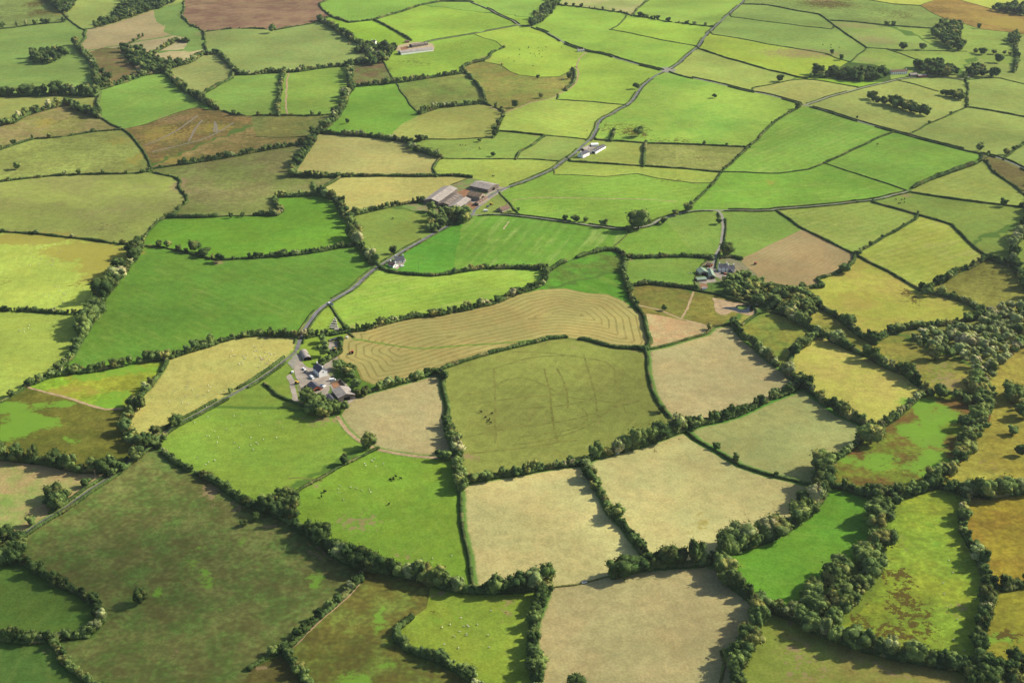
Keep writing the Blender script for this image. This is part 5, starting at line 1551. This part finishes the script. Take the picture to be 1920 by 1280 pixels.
# ------------------------------------------------------------------ animals: one skinned body each, copied
def skinned(name, verts, edges, radii, mat, scale=1.0):
    me = bpy.data.meshes.new(name); me.from_pydata(verts, edges, []); o = bpy.data.objects.new(name, me); C.objects.link(o)
    m = o.modifiers.new('s', 'SKIN'); sk = me.skin_vertices[0].data
    for i, r_ in enumerate(radii): sk[i].radius = (r_, r_) if isinstance(r_, float) else r_
    sk[0].use_root = True; s2 = o.modifiers.new('b', 'SUBSURF'); s2.levels = 1
    dg = bpy.context.evaluated_depsgraph_get(); out = bpy.data.meshes.new_from_object(o.evaluated_get(dg)); bpy.data.objects.remove(o)
    out.materials.clear(); out.materials.append(M[mat]); out.name = name; return out
def beast(k, leg):
    v = [(0, 0, .70), (-.35, 0, .70), (-.55, 0, .72), (.35, 0, .70), (.55, 0, .78), (.72, 0, .92), (.90, 0, .84)]
    r_ = [.27, .27, .16, .25, .14, .11, .07]; e = [(0, 1), (1, 2), (0, 3), (3, 4), (4, 5), (5, 6)]
    for sx, b in ((-.42, 1), (.38, 3)):
        for sy in (-.15, .15):
            i = len(v); v += [(sx, sy, .52), (sx - .03 if sx < 0 else sx, sy, .28), (sx, sy, 0)]; r_ += [.08, .05, leg]; e += [(b, i), (i, i + 1), (i + 1, i + 2)]
    return [(x * k, y * k, z * k) for x, y, z in v], e, [q * k for q in r_]
SH = skinned('sheep', *beast(.95, .035), 'wool'); 
v, e, r_ = beast(1.75, .05); COW = skinned('cow', v, e, r_, 'hide')
SH2 = skinned('sheep', *beast(.70, .035), 'wool')
ns = 0
for ln in HERDS.strip().splitlines():
    k, q, f = ln.split('|'); u, v, ru, rv, n = map(float, q.split(','))
    for i in range(int(n)):
        for _ in range(30):
            a = rnd.uniform(0, 6.28); d = math.sqrt(rnd.random()); U, Vv = u + ru * d * math.cos(a), v + rv * d * math.sin(a); p = at(U, Vv)
            if field_at(p.x, p.y) == f: break
        if k == 's' and ns >= 298: continue
        o = link('sheep' if k == 's' else 'cow', COW if k == 'c' else SH if rnd.random() < .8 else SH2); o.location = (p.x, p.y, p.z + .02); o.rotation_euler.z = rnd.uniform(0, 6.28)
        if k == 's': ns += 1; tag(o, f'white sheep out on the {f}', 'sheep', f'sheep on the {f}')
        else: tag(o, f'black cow out on the {f}', 'cow', f'cattle on the {f}')
print('sheep', ns)
# ------------------------------------------------------------------ clouds that drift between the sun and the fields (far out of the frame, to the right)
def vol(name, dens, col, aniso):
    b = NB(name); v = b.n('ShaderNodeVolumePrincipled'); v.inputs['Density'].default_value = dens; v.inputs['Color'].default_value = col; v.inputs['Anisotropy'].default_value = aniso
    b.t.links.new(v.outputs[0], b.out.inputs['Volume']); return b.m
CLZ = 1400.0
V3 = ico(4)
for ln in CLOUDS.strip().splitlines():
    u, v, ru, rv, tau = map(float, ln.split(','))
    p = at(u, v); a = at(u + ru, v); b_ = at(u, v - rv * .9); rx, ry = abs(a.x - p.x), abs(b_.y - p.y); th = 75.0
    c = p + sd * ((CLZ - p.z) / sd.z)
    V, F = V3; ph = rnd.uniform(0, 50); P = []
    for x, y, z in V:
        n_ = 1 + .30 * mnoise.noise(Vector((x * 1.3 + ph, y * 1.3, z * 1.3))) + .20 * mnoise.noise(Vector((x * 3.1, y * 3.1 + ph, z * 3.1))) + .10 * mnoise.noise(Vector((x * 7, y * 7 + ph, z * 7)))
        P.append((x * rx * n_, y * ry * n_, z * th * n_ * (1 if z > 0 else .6)))
    me = mesh_np('cloud', P, F, [vol('cloud', tau / (th * 1.6 / sd.z), (1, 1, 1, 1), .3)], True)
    o = link('cloud', me); o.location = c; tag(o, 'drifting cloud high above the farmland', kind='structure')
# ------------------------------------------------------------------ the air
V, F = [], []; box(V, F, -14000, 14000, -9000, 16000, -60, 484)
tag(link('haze', mesh_np('haze', V, F, [vol('haze', HAZE, (.80, .90, 1.0, 1), .2)])), 'thin summer haze over the valley', kind='stuff')
